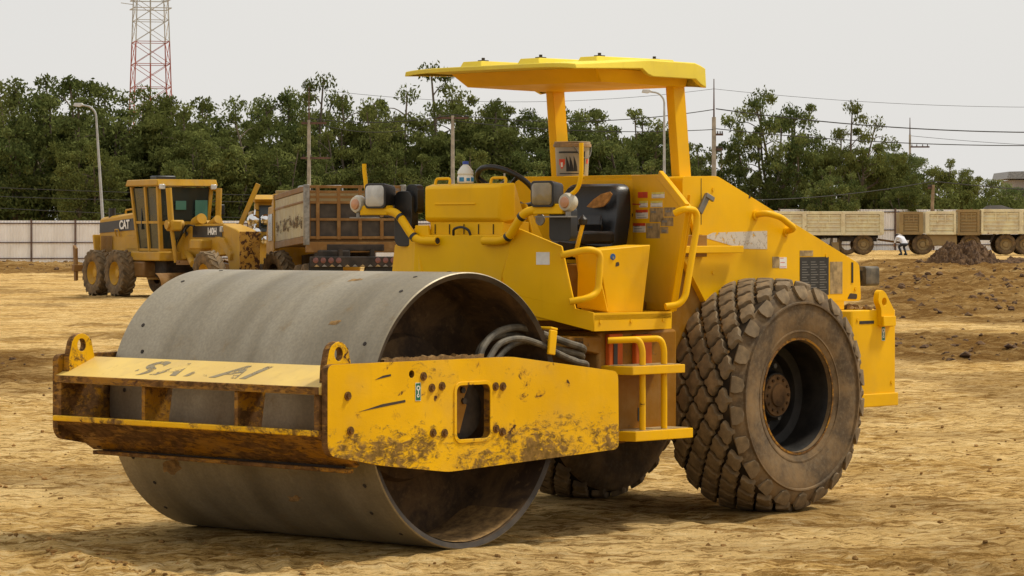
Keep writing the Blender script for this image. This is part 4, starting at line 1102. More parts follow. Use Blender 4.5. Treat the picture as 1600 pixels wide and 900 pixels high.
def build_ladder():
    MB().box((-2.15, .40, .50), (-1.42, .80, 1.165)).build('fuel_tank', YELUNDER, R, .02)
    MB().box((-1.60, .8005, .925), (-1.475, .835, 1.15)).build('orange_block', ORANGE, R, .006)
    MB().box((-1.545, .836, .96), (-1.51, .840, 1.10)).build('black_label', STK_BLACK, R)
    MB().box((-1.87, .8005, .925), (-1.72, .835, 1.14)).build('orange_block', ORANGE, R, .006)
    MB().box((-1.835, .8006, .62), (-1.775, .8025, .70)).build('black_label', STK_BLACK, R)
    MB().hull([(x, y, z) for x, z in ((-1.15, 1.14), (-1.15, 1.08), (-1.42, 1.03), (-1.45, 1.06), (-1.45, 1.14)) for y in (.45, .80)]).build('front_bracket', YELUNDER, R, .012)
    MB().box((-1.28, .62, 1.09), (-1.20, .80, 1.13)).build('bracket_foot', DARKMETAL, R)
    MB().box((-1.60, .8, .50), (-1.42, .86, .55)).build('skirt_bar', YELMUD, R, .01)
    for x in (-1.60, -1.80):
        MB().tube(corner([(x + .17, .86, 1.112), (x + .02, .975, 1.118), (x, .985, 1.06), (x, .985, .53)], .06, 5), .0195, 12).build('ladder_pipe', YEL2, R)
    for z0, z1, x0, x1 in ((.912, .962, -1.945, -1.478), (.520, .578, -2.02, -1.505)):
        pl = [(x0, 1.03), (x1 + .02, 1.03), (x1 + .04, .93), (x1 + .04, .80), (x0 - .0, .80)]
        t = MB().plate(pl, XY(0), z0, z1).build('step', YEL2, R, .005)
        MB().plate([(x0 + .02, 1.01), (x1, 1.01), (x1 + .02, .93), (x1 + .02, .84), (x0 + .02, .84)], XY(0), z1, z1 + .004).build('step_tread', STK_GREY, t)
build_ladder()
def panel_bolts():
    bm_ = MB(); bm_.cyl((0, 0, 0), (0, .007, 0), .013, seg=6); me = bm_.mesh('panel_bolt', YEL2)
    for x, z in ((-1.34, 1.225), (-1.62, 1.225), (-1.92, 1.225)):
        o = link_mesh('panel_bolt', me, R); o.location = (x, .879, z)
    for x, z in ((-2.72, 2.02), (-2.72, 1.50), (-3.05, 1.36), (-3.50, 1.36), (-4.22, 1.38), (-3.9, 1.60)):
        o = link_mesh('panel_bolt', me, R); o.location = (x, .619, z)
    for x, z in ((-4.06, .80), (-4.06, 1.18), (-4.44, .76)):
        o = link_mesh('panel_bolt', me, R); o.location = (x, .754, z)
panel_bolts()

def build_wheel(side, detail):
    W = bpy.data.objects.new('wheel', None); COL.objects.link(W); W.parent = R
    W.location = (-3.075, side * .757, .728); W.rotation_euler = (0, 0, 0 if side > 0 else PI)
    TR, HW = .735, .302
    prof = [(.345, .225), (.350, .255), (.375, .262), (.44, .282), (.53, .296), (.60, .292), (.652, .272), (.676, .248), (.688, .20), (.695, .10), (.697, 0)]
    full = prof + [(r, -t) for r, t in reversed(prof[:-1])]
    mb = MB(); mb.lathe(full, 96, 'y'); mb.f = [f for f in mb.f if len(f) == 4]
    ty = mb.build('tyre', RUBBER, W, 0, 60)
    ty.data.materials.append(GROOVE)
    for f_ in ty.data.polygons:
        if math.hypot(f_.center.x, f_.center.z) > .668: f_.material_index = 1  # tread grooves painted darker so they read deeper between the dusty lugs
    # moulded rib on the sidewall
    for r0 in (.40, .575):
        y0 = .273 if r0 < .5 else .303
        k = MB(); k.lathe([(r0, y0 - .012), (r0 + .004, y0 + .004), (r0 + .014, y0 + .004), (r0 + .018, y0 - .012)], 96, 'y'); k.f = [f for f in k.f if len(f) == 4]
        k.build('sidewall_rib', RUBBER, W, 0, 60)
    # rim
    rm = MB(); rm.lathe([(.350, .262), (.362, .262), (.362, .245), (.350, .225), (.335, .20), (.325, .06), (.315, .02), (.30, .0), (.30, -.02)], 72, 'y'); rm.f = [f for f in rm.f if len(f) == 4]
    rim = rm.build('rim', RIMBLACK, W, 0, 50)
    fl = MB(); fl.lathe([(.352, .2635), (.366, .2635), (.370, .256), (.366, .245)], 72, 'y'); fl.build('rim_flange', YELMUD, W, 0, 50)
    r2 = MB(); r2.lathe([(.345, .235), (.330, .20), (.322, .05), (.27, .03), (.25, -.02), (.20, -.03), (.18, .0), (.001, .0)], 72, 'y')
    r2.build('rim_disc', RIMBLACK, W, 0, 40)
    h = MB(); h.lathe([(.175, -.04), (.170, .02), (.150, .03), (.148, .075), (.140, .088), (.001, .092)], 40, 'y'); hb = h.build('hub', RIMBLACK, W, 0, 40)
    MB().lathe([(.134, .086), (.130, .099), (.075, .101), (.070, .112), (.001, .114)], 40, 'y').build('hub_cap', HUBMAT, hb, 0, 30)
    cb = MB(); cb.cyl((0, 0, 0), (0, .014, 0), .010, seg=6); cme = cb.mesh('hub_bolt', HUBMAT)
    for k in range(12):
        o = link_mesh('hub_bolt', cme, hb); o.location = (.105 * math.cos(k * PI / 6), .098, .105 * math.sin(k * PI / 6))
    nb = MB(); nb.cyl((0, 0, 0), (0, .035, 0), .017, seg=6); nme = nb.mesh('wheel_nut', GREYMETAL)
    for k in range(10):
        a = 2 * PI * k / 10 + .2; o = link_mesh('wheel_nut', nme, W); o.location = (.205 * math.cos(a), -.03, .205 * math.sin(a))
    # diamond tread lugs: staggered rows, shape of each row shared round the tyre
    NL = 22; pitch = 2 * PI / NL
    rng = random.Random(2)
    rows = [(-.216, .5, .044, .82), (-.144, 0, .057, .86), (-.072, .5, .057, .86), (0.0, 0, .057, .86), (.072, .5, .057, .86), (.144, 0, .057, .86), (.216, .5, .044, .82)]
    def crown(s): 
        a = abs(s)
        return .697 - .010 * (a / .2) ** 2 if a < .2 else (.687 - (a - .2) * .34 if a < .25 else .670 - (a - .25) * 1.1)
    joined = MB()
    for (s0, ph, hw, k) in rows:
        half_t = pitch * .5 * .93
        shape = [(0, 1), (.30, .78), (.42, .42), (.60, .26), (1, .16), (1, -.16), (.60, -.26), (.42, -.42), (.30, -.78), (0, -1), (-.30, -.78), (-.42, -.42), (-.60, -.26), (-1, -.16), (-1, .16), (-.60, .26), (-.42, .42), (-.30, .78)]
        shape = [(a * (1.0 + .12 * (abs(b) > .2) * (abs(b) < .9)) * 1.08 if abs(a) < .9 else a, b) for a, b in shape]
        vs = []
        for lev, (shr, hh) in enumerate(((1.04, -.012), (.99, .030), (.90, .039), (.45, .041))):
            for a, b in shape:
                s = s0 + a * hw * shr; t = b * half_t * shr * k
                r = crown(s) + hh
                if s0 > .2 or s0 < -.2: r -= .004
                vs.append((r * math.sin(t), s, r * math.cos(t)))
        n = len(shape)
        fs = [(i * n + q, i * n + (q + 1) % n, (i + 1) * n + (q + 1) % n, (i + 1) * n + q) for i in range(3) for q in range(n)] + [tuple(range(3 * n, 4 * n))]
        if detail:
            me = MB().add(vs, fs).mesh('tread_lug', LUG, 40)
            for q in range(NL):
                o = link_mesh('tread_lug', me, W); o.rotation_euler = (0, (q + ph) * pitch + rng.uniform(-.006, .006), 0)
        else:
            for q in range(NL):
                a = (q + ph) * pitch; c_, s_ = math.cos(a), math.sin(a)
                joined.add([(x * c_ + z * s_, y, -x * s_ + z * c_) for x, y, z in vs], fs)
    # shoulder blocks running down the sidewall
    sb = MB().hull([(-.060, .255, .672), (.060, .255, .672), (-.040, .292, .612), (.040, .292, .612), (-.052, .268, .690), (.052, .268, .690), (-.058, .284, .664), (.058, .284, .664), (-.042, .303, .622), (.042, .303, .622), (0, .300, .598)])
    if detail:
        me = sb.mesh('shoulder_lug', LUG, 40)
        for q in range(NL):
            o = link_mesh('shoulder_lug', me, W); o.rotation_euler = (0, q * pitch, 0)
            if q % 2: o.scale = (.9, 1, 1)
        # mud packed in the grooves
        rg = np.random.default_rng(6); mm = MB()
        for _ in range(520):
            a = rg.uniform(-1.2, 1.3); s = rg.normal(.09, .035) if rg.random() < .55 else rg.uniform(-.2, .22)
            P, F = lump(rg, .006 + .010 * rg.random())
            r = crown(s) + .006; Q = P + np.array([0, s, r]); c_, s_ = math.cos(a), math.sin(a)
            mm.add(np.stack([Q[:, 0] * c_ + Q[:, 2] * s_, Q[:, 1], -Q[:, 0] * s_ + Q[:, 2] * c_], -1), F)
        o = mm.build('groove_mud', MUD, W); o['kind'] = 'stuff'
    else:
        joined.build('tread', LUG, W, 0, 40)
    return W
build_wheel(1, True)
build_wheel(-1, False)

# loose things on the machine
def bottle():
    M = Matrix.Translation((ROLL['x'], ROLL['y'], 0)) @ Matrix.Rotation(math.atan2(RU[1], RU[0]), 4, 'Z')
    p = M @ Vector((-1.27, -.14, 2.049))
    B = thing('plastic_bottle', 'milky plastic bottle with blue cap and label standing on the yellow console', 'bottle', p)
    MB().lathe([(.001, 0), (.046, 0), (.050, .008), (.050, .055), (.047, .060), (.047, .075), (.050, .08), (.046, .105), (.028, .14), (.017, .155), (.016, .170)], 24, 'z').build('body', BOTTLE, B)
    MB().lathe([(.0185, .160), (.0185, .182), (.016, .186), (.001, .187)], 18, 'z').build('cap', CAPBLUE, B)
    lb = MB(); lb.lathe([(.0505, .012), (.0508, .013), (.0508, .052), (.0505, .053)], 24, 'z'); lb.f = [f for f in lb.f if len(f) == 4]
    l = lb.build('label', WHITEVINYL, B)
    for a0, a1, z0, z1 in ((-2.4, -1.75, .014, .050), (-1.45, -1.0, .018, .045), (-.85, -.2, .014, .05)):
        n = 6; vs = [(.0514 * math.cos(a0 + (a1 - a0) * k / n), .0514 * math.sin(a0 + (a1 - a0) * k / n), z) for k in range(n + 1) for z in (z0, z1)]
        MB().add(vs, [(2 * k, 2 * k + 2, 2 * k + 3, 2 * k + 1) for k in range(n)]).build('label_print', BOTTLEBLUE, l)
    B.scale = (1, 1, .72)
def pail():
    M = Matrix.Translation((ROLL['x'], ROLL['y'], 0)) @ Matrix.Rotation(math.atan2(RU[1], RU[0]), 4, 'Z')
    p = M @ Vector((-2.515, -.37, 2.102))
    B = thing('plastic_pail', 'grey plastic pail with a printed road picture standing behind the seat', 'pail', p)
    MB().lathe([(.001, .0), (.087, .0), (.090, .006), (.1005, .205), (.094, .205), (.084, .01), (.001, .008)], 40, 'z').build('body', PAIL, B)
    MB().lathe([(.1015, .178), (.1095, .180), (.1095, .196), (.104, .198), (.104, .207), (.1005, .21), (.095, .205)], 40, 'z').build('rim', PAILRIM, B)
    MB().lathe([(.095, .195), (.001, .198)], 32, 'z').build('lid', HOSE, B)
    def band(a0, a1, z0, z1, mat, name, n=8, off=.0006, curve=None):
        vs = []
        for k in range(n + 1):
            a = a0 + (a1 - a0) * k / n
            for z in ((z0, z1) if curve is None else curve(k / n)):
                r = .0885 + (z / .205) * .0115 + .0012 + off
                vs.append((r * math.cos(a), r * math.sin(a), z))
        MB().add(vs, [(2 * k, 2 * k + 2, 2 * k + 3, 2 * k + 1) for k in range(n)]).build(name, mat, B)
    B.scale = (1.12, 1.12, 1.1)
    c0 = -1.75
    band(c0 - .75, c0 + .55, .142, .152, STK_BLACK, 'printed_band', 12)
    band(c0 + .75, c0 + 1.0, .030, .152, STK_BLACK, 'printed_bar', 4)
    band(c0 - .75, c0 - .30, .075, .108, STK_RED, 'printed_shield', 6)
    band(c0 - .70, c0 - .36, .050, .075, STK_RED, 'printed_shield', 6, curve=lambda t: (.075 - .022 * math.sin(PI * t) - .003, .075))
    band(c0 - .60, c0 - .45, .062, .088, WHITEVINYL, 'shield_mark', 4, .0012)
    for q, wd in ((0, .13), (.22, .13), (.46, .16)):
        band(c0 - .22 + q, c0 + .02 + q, 0, 0, STK_BLACK, 'printed_road', 8, curve=lambda t, wd=wd: (.036, .036 + (.125 - .036) * (1 - t) ** .55) if t < 1 else (.036, .040))
    band(c0 - .75, c0 + 1.0, .020, .026, STK_BLACK, 'printed_band', 12)
    band(c0 + 1.15, c0 + 1.35, .082, .110, STK_RED, 'printed_mark', 4)
    MB().tube([(.108 * math.cos(c0 + .2 + k * .2), .108 * math.sin(c0 + .2 + k * .2), .185 - .075 * math.sin(PI * k / 8)) for k in range(9)], .003, 6).build('bail_handle', GREYMETAL, B)
bottle(); pail()

# ================================================================== MOTOR GRADER (x forward, y left, origin under the tandem centre)
def off_tyre(name, W, r, hw, rim_r, lugs, chevron=True):
    """big earth-mover tyre, axis y, with chevron bars"""
    prof = [(rim_r, hw * .75), (rim_r + .05, hw * .98), (r * .78, hw), (r * .92, hw * .94), (r * .965, hw * .7), (r * .97, 0)]
    full = prof + [(a, -t) for a, t in reversed(prof[:-1])]
    mb = MB(); mb.lathe(full, 40, 'y'); mb.f = [f for f in mb.f if len(f) == 4]
    mb.build('tyre', RUBBER, W, 0, 50)
    if lugs:
        me = None
        for s in (-1, 1):
            b = MB().hull([(x, s * y, z) for x, y, z in ((-.05, .0, r * .96), (.06, .0, r * .96), (-.05 + .16, hw * .98, r * .93), (.06 + .16, hw * .98, r * .93), (-.045, .0, r), (.05, .0, r), (-.04 + .16, hw * .90, r * .985), (.05 + .16, hw * .90, r * .985), (.13, hw * 1.01, r * .84), (.21, hw * 1.01, r * .84))])
            me = b.mesh('tread_bar', LUG, 40)
            for k in range(lugs):
                o = link_mesh('tread_bar', me, W); o.rotation_euler = (0, 2 * PI * (k + (.5 if s > 0 else 0)) / lugs, 0)
    return W
def wheel_empty(parent, loc, rotz=0.0, rotx=0.0):
    W = bpy.data.objects.new('wheel', None); COL.objects.link(W); W.parent = parent; W.location = loc; W.rotation_euler = (rotx, 0, rotz); return W
def grader():
    G = thing('motor_grader', 'yellow motor grader with a glazed cab and tandem rear wheels', 'grader', (-10.66, 90.6, 0), math.radians(-58))
    RW = .655
    for x in (-.76, .76):
        for s in (-1, 1):
            W = wheel_empty(G, (x, s * 1.02, RW), 0 if s > 0 else PI)
            off_tyre('w', W, RW, .215, .33, 18 if s < 0 else 0)
            rm = MB(); rm.lathe([(.34, .16), (.33, .19), (.30, .12), (.25, .06), (.13, .05), (.12, .10), (.001, .11)], 32, 'y'); rm.build('rim', GRADER, W, 0, 40)
    for s in (-1, 1):
        MB().box((-1.0, s * .70 - .09, .45), (1.0, s * .70 + .09, .92)).build('tandem_case', GRADER, G, .05)
    for s, rx in ((-1, .12), (1, .12)):
        W = wheel_empty(G, (6.5, s * 1.05, RW), (0 if s > 0 else PI), rx * s)
        off_tyre('w', W, RW, .20, .33, 18)
        rm = MB(); rm.lathe([(.34, .15), (.33, .18), (.30, .12), (.25, .06), (.13, .05), (.12, .10), (.001, .11)], 32, 'y'); rm.build('rim', GRADER, W, 0, 40)
    # engine hood with black band
    h = MB().hull([(x, y, z) for x, y, z in ((-1.55, -.62, 1.05), (-1.55, .62, 1.05), (1.25, -.66, 1.05), (1.25, .66, 1.05), (-1.55, -.60, 2.18), (-1.55, .60, 2.18), (1.25, -.62, 2.36), (1.25, .62, 2.36), (-1.45, -.52, 2.26), (-1.45, .52, 2.26), (1.25, -.54, 2.42), (1.25, .54, 2.42))]).build('engine_hood', GRADER, G, .02)
    MB().hull([(-1.50, -.626, 1.80), (-1.50, -.630, 1.80), (1.22, -.648, 1.90), (1.22, -.652, 1.90), (-1.50, -.622, 2.10), (-1.50, -.626, 2.10), (1.22, -.638, 2.24), (1.22, -.642, 2.24)]).build('decal_band', BAND, h)
    text_part('lettering', 'CAT', .34, WHITEPRINT, h, (.25, -.656, 2.03), (1, 0, .04), (0, 0, 1), .002, bold=.012)
    for k in range(9):
        MB().box((-1.30 + .085 * k, -.668, 1.15), (-1.26 + .085 * k, -.655, 1.72)).build('grille_slat', TRUCKRUST, h)
    MB().box((.35, -.665, 1.35), (1.15, -.650, 1.72)).build('side_hatch', GRADER, h, .01)
    MB().tube(corner([(-.25, -.67, 1.70), (-.25, -.72, 1.90), (-.02, -.72, 1.90), (-.02, -.67, 1.70)], .03, 3), .02, 6).build('ladder_rail', GRADER, h)
    for y in (-.4, .1):
        MB().tube(corner([(-.2, y, 2.28), (-.2, y, 2.46), (.5, y, 2.50), (.5, y, 2.34)], .06, 3), .03, 6).build('guard_rail', GRADER, G)
    MB().cyl((-.95, -.48, 2.2), (-.95, -.48, 2.52), .10).build('air_cleaner', BLACK, G)
    # chassis under the cab
    MB().box((-1.6, -.42, .70), (2.6, .42, 1.15)).build('rear_frame', TRUCKRUST, G, .03)
    MB().box((1.1, -.86, 1.02), (3.0, .86, 1.28)).build('cab_deck', GRADER, G, .03)
    MB().box((1.2, -.88, .55), (2.0, -.45, 1.0)).build('fuel_tank', TRUCKRUST, G, .06)
    MB().box((2.0, -.55, .55), (2.7, .55, 1.05)).build('gear_case', CHASSIS, G, .06)
    # ripper hitch at the rear
    MB().bar((-1.55, -.3, .95), (-2.6, -.3, .80), .16, .2).build('ripper_arm', TRUCKRUST, G)
    MB().box((-2.75, -.95, .68), (-2.55, .95, .88)).build('ripper_beam', TRUCKRUST, G, .02)
    for y in (-.85, 0.0):
        MB().hull([(-2.72, y - .04, .40), (-2.60, y - .04, .42), (-2.72, y + .04, .40), (-2.60, y + .04, .42), (-2.80, y - .04, 1.45), (-2.62, y - .04, 1.35), (-2.80, y + .04, 1.45), (-2.62, y + .04, 1.35)]).build('ripper_shank', TRUCKRUST, G)
    MB().bar((-1.50, -.66, 1.05), (-1.66, -.66, 1.75), .22, .10).build('rear_bracket', GRADER, G, .02)
    # cab, wider at the roof than at the sill
    zb, zt = 1.28, 3.10
    def q(x, s, z):                                       # cab corner at height z: flares outward with height
        k = (z - zb) / (zt - zb)
        return (x, s * (.68 + .14 * k), z)
    xr = lambda z: 1.30 - .18 * (z - zb) / (zt - zb)
    xf = lambda z: 2.72 + .10 * (z - zb) / (zt - zb)
    for s in (-1, 1):
        for fx in (xr, lambda z: 2.02, xf):
            MB().bar(q(fx(zb), s, zb), q(fx(zt), s, zt), .10, .10).build('cab_post', GRADER, G)
        for z in (zb + .05, 2.10):
            MB().bar(q(xr(z), s, z), q(xf(z), s, z), .06, .07).build('cab_rail', GRADER, G)
        p = [q(2.06, s, zb + .08), q(xf(zb) - .05, s, zb + .08), q(xf(zt) - .05, s, zt - .04), q(2.06, s, zt - .04)]
        MB().add(p + [(x, y - s * .02, z) for x, y, z in p], [(0, 1, 2, 3), (7, 6, 5, 4), (0, 4, 5, 1), (1, 5, 6, 2), (2, 6, 7, 3), (3, 7, 4, 0)]).build('door_glass', GLASS, G)
        p = [q(xr(zb) + .05, s, zb + .08), q(1.98, s, zb + .08), q(1.98, s, zt - .04), q(xr(zt) + .05, s, zt - .04)]
        MB().add(p + [(x, y - s * .02, z) for x, y, z in p], [(0, 1, 2, 3), (7, 6, 5, 4), (0, 4, 5, 1), (1, 5, 6, 2), (2, 6, 7, 3), (3, 7, 4, 0)]).build('side_glass', GLASS, G)
    for z0, z1 in ((zb + .06, 2.04), (2.12, zt - .03)):
        p = [q(xf(z0), -1, z0), q(xf(z0), 1, z0), q(xf(z1), 1, z1), q(xf(z1), -1, z1)]
        MB().add(p + [(x - .02, y, z) for x, y, z in p], [(0, 1, 2, 3), (7, 6, 5, 4), (0, 4, 5, 1), (1, 5, 6, 2), (2, 6, 7, 3), (3, 7, 4, 0)]).build('windscreen', GLASS, G)
    MB().bar(q(xf(2.08), -1, 2.08), q(xf(2.08), 1, 2.08), .07, .09).build('cab_rail', GRADER, G)
    MB().bar(q(xf(zb), -1, zb + .03), q(xf(zb), 1, zb + .03), .10, .10).build('cab_rail', GRADER, G)
    MB().box((2.85, -.30, 2.45), (2.87, .02, 2.70)).build('green_reflection_pane', GLASSG, G)  # green panes put in as painted reflections on the windscreen
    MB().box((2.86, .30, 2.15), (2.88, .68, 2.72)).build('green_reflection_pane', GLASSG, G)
    rf = MB().hull([(x, y, z) for x, y, z in ((.92, -.95, 3.12), (.92, .95, 3.12), (3.02, -.95, 3.12), (3.02, .95, 3.12), (.98, -.92, 3.30), (.98, .92, 3.30), (2.96, -.92, 3.30), (2.96, .92, 3.30))]).build('cab_roof', GRADER, G, .03)
    MB().box((1.3, -.35, 3.30), (1.75, .25, 3.42)).build('roof_light', BLACK, rf, .03)
    for y in (-.80, .80):
        MB().box((3.0, y - .09, 3.02), (3.06, y + .09, 3.16)).build('cab_lamp', LENS, G, .02)
    MB().tube(corner([(2.85, .86, 3.05), (3.1, .95, 2.95), (3.1, .95, 2.0), (2.85, .80, 1.9)], .08, 4), .04, 8).build('mirror_rail', GRADER, G)
    MB().box((3.06, .90, 2.30), (3.12, 1.10, 2.60)).build('mirror', BLACK, G, .02)
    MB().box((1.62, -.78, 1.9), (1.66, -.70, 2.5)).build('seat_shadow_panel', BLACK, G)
    # front frame: gooseneck beam, bolster and front axle
    fb = MB().hull([(x, y, z) for y in (-.20, .20) for x, z in ((2.4, 1.02), (2.5, 1.50), (3.6, 2.02), (5.6, 2.06), (6.5, 1.80), (6.5, 1.25), (5.6, 1.66), (3.8, 1.62))]).build('front_frame', GRADER, G, .03)
    bd = MB().box((3.75, -.215, 1.68), (5.55, -.202, 1.99)).build('decal_band', BAND, fb)
    text_part('lettering', '140H', .26, WHITEPRINT, bd, (4.95, -.219, 1.835), (1, 0, 0), (0, 0, 1), .002, bold=.010)
    bs = MB().hull([(x, y, z) for y in (-.28, .28) for x, z in ((5.7, 2.05), (6.5, 1.90), (6.75, 1.80), (6.75, .45), (6.25, .45), (6.15, 1.30))]).build('front_bolster', GRADER, G, .03)
    MB().box((6.755, -.30, .42), (6.80, .30, 1.84)).build('push_plate', GRADER_RUST, G, .01)
    MB().hull([(x, y, z) for y in (-.36, -.21) for x, z in ((5.4, 1.70), (5.5, 1.62), (6.3, 1.05), (6.35, 1.25), (5.9, 1.66))]).build('brace', GRADER, G, .02)
    MB().box((6.38, -.95, .50), (6.62, .95, .74)).build('front_axle', TRUCKRUST, G, .04)
    MB().box((5.56, -.30, 1.82), (5.68, -.20, 1.98)).build('work_lamp', LENS, G, .02)
    # blade, circle and lift gear
    ang = math.radians(28)
    pts = []
    for k in range(9):
        a = math.radians(-58 + 116 * k / 8)
        pts.append((.42 * (math.cos(a) - 1), .34 + .40 * math.sin(a) + .02))
    mv = []
    for yy in (-1.75, 1.75):
        for (dx, z) in pts: mv.append((3.7 + dx * math.cos(ang) + yy * math.sin(ang) * -1, yy * math.cos(ang) + dx * math.sin(ang), z))
    n = 9
    mv += [(x - .04, y, z) for x, y, z in mv]
    MB().add(mv, [(k, k + 1, n + k + 1, n + k) for k in range(8)] + [(2 * n + k + 1, 2 * n + k, 3 * n + k, 3 * n + k + 1) for k in range(8)] + [(0, n, 3 * n, 2 * n), (8, 2 * n + 8, 3 * n + 8, n + 8)]).build('mouldboard', TRUCKRUST, G)
    MB().lathe([(.72, .92), (.72, 1.04), (.60, 1.04), (.60, .92)], 36, 'z', (3.9, 0, 0), True).build('circle_gear', TRUCKRUST, G)
    MB().bar((4.4, -.1, 1.0), (6.3, 0, .8), .18, .16).build('draw_bar', TRUCKRUST, G)
    MB().bar((4.4, .5, 1.0), (6.3, 0, .85), .16, .14).build('draw_bar', TRUCKRUST, G)
    for s in (-1, 1):
        MB().cyl((3.55, s * .62, .98), (3.45, s * .72, 2.0), .06).build('lift_cylinder', GRADER, G)
        MB().cyl((3.45, s * .72, 2.0), (3.40, s * .78, 3.05), .085).build('lift_cylinder', GRADER, G)
        MB().box((3.2, s * .62 - .16, 1.85), (3.62, s * .62 + .16, 2.16)).build('lift_bracket', GRADER, G, .05)
        MB().cyl((3.4, s * .35, 2.03), (3.4, s * .85, 2.03), .13).build('lift_pivot', GRADER, G)
    MB().cyl((3.6, -.05, 2.08), (4.0, -.05, 2.20), .15).build('saddle_lock', GRADER, G)
    MB().cyl((4.0, .25, 2.02), (4.4, .25, 2.18), .12).build('saddle_lock', GRADER, G)
    MB().bar((4.9, .55, 1.75), (5.25, 1.05, 3.15), .16, .12).build('tilt_arm', GRADER, G)
    MB().cyl((4.9, .30, 1.85), (4.9, .75, 1.85), .17).build('tilt_pivot', GRADER, G)
    MB().cyl((3.2, -.1, 1.25), (4.9, -.75, .95), .10).build('side_shift_cylinder', GRADER, G)
    MB().box((4.2, -.55, 1.35), (4.9, -.1, 1.62)).build('valve_box', GRADER, G, .04)
    rng = random.Random(7)
    for k in range(7):
        a = Vector((2.9 + rng.random() * .5, -.5 + rng.random(), 1.2 + rng.random() * .5)); b_ = Vector((3.6 + rng.random() * .6, -.5 + rng.random(), 1.7 + rng.random() * .5))
        MB().tube(bez([a, (a + b_) / 2 + Vector((0, 0, .3)), b_], 5), .022, 6).build('hydraulic_hose', BLACK, G)
    return G
grader()

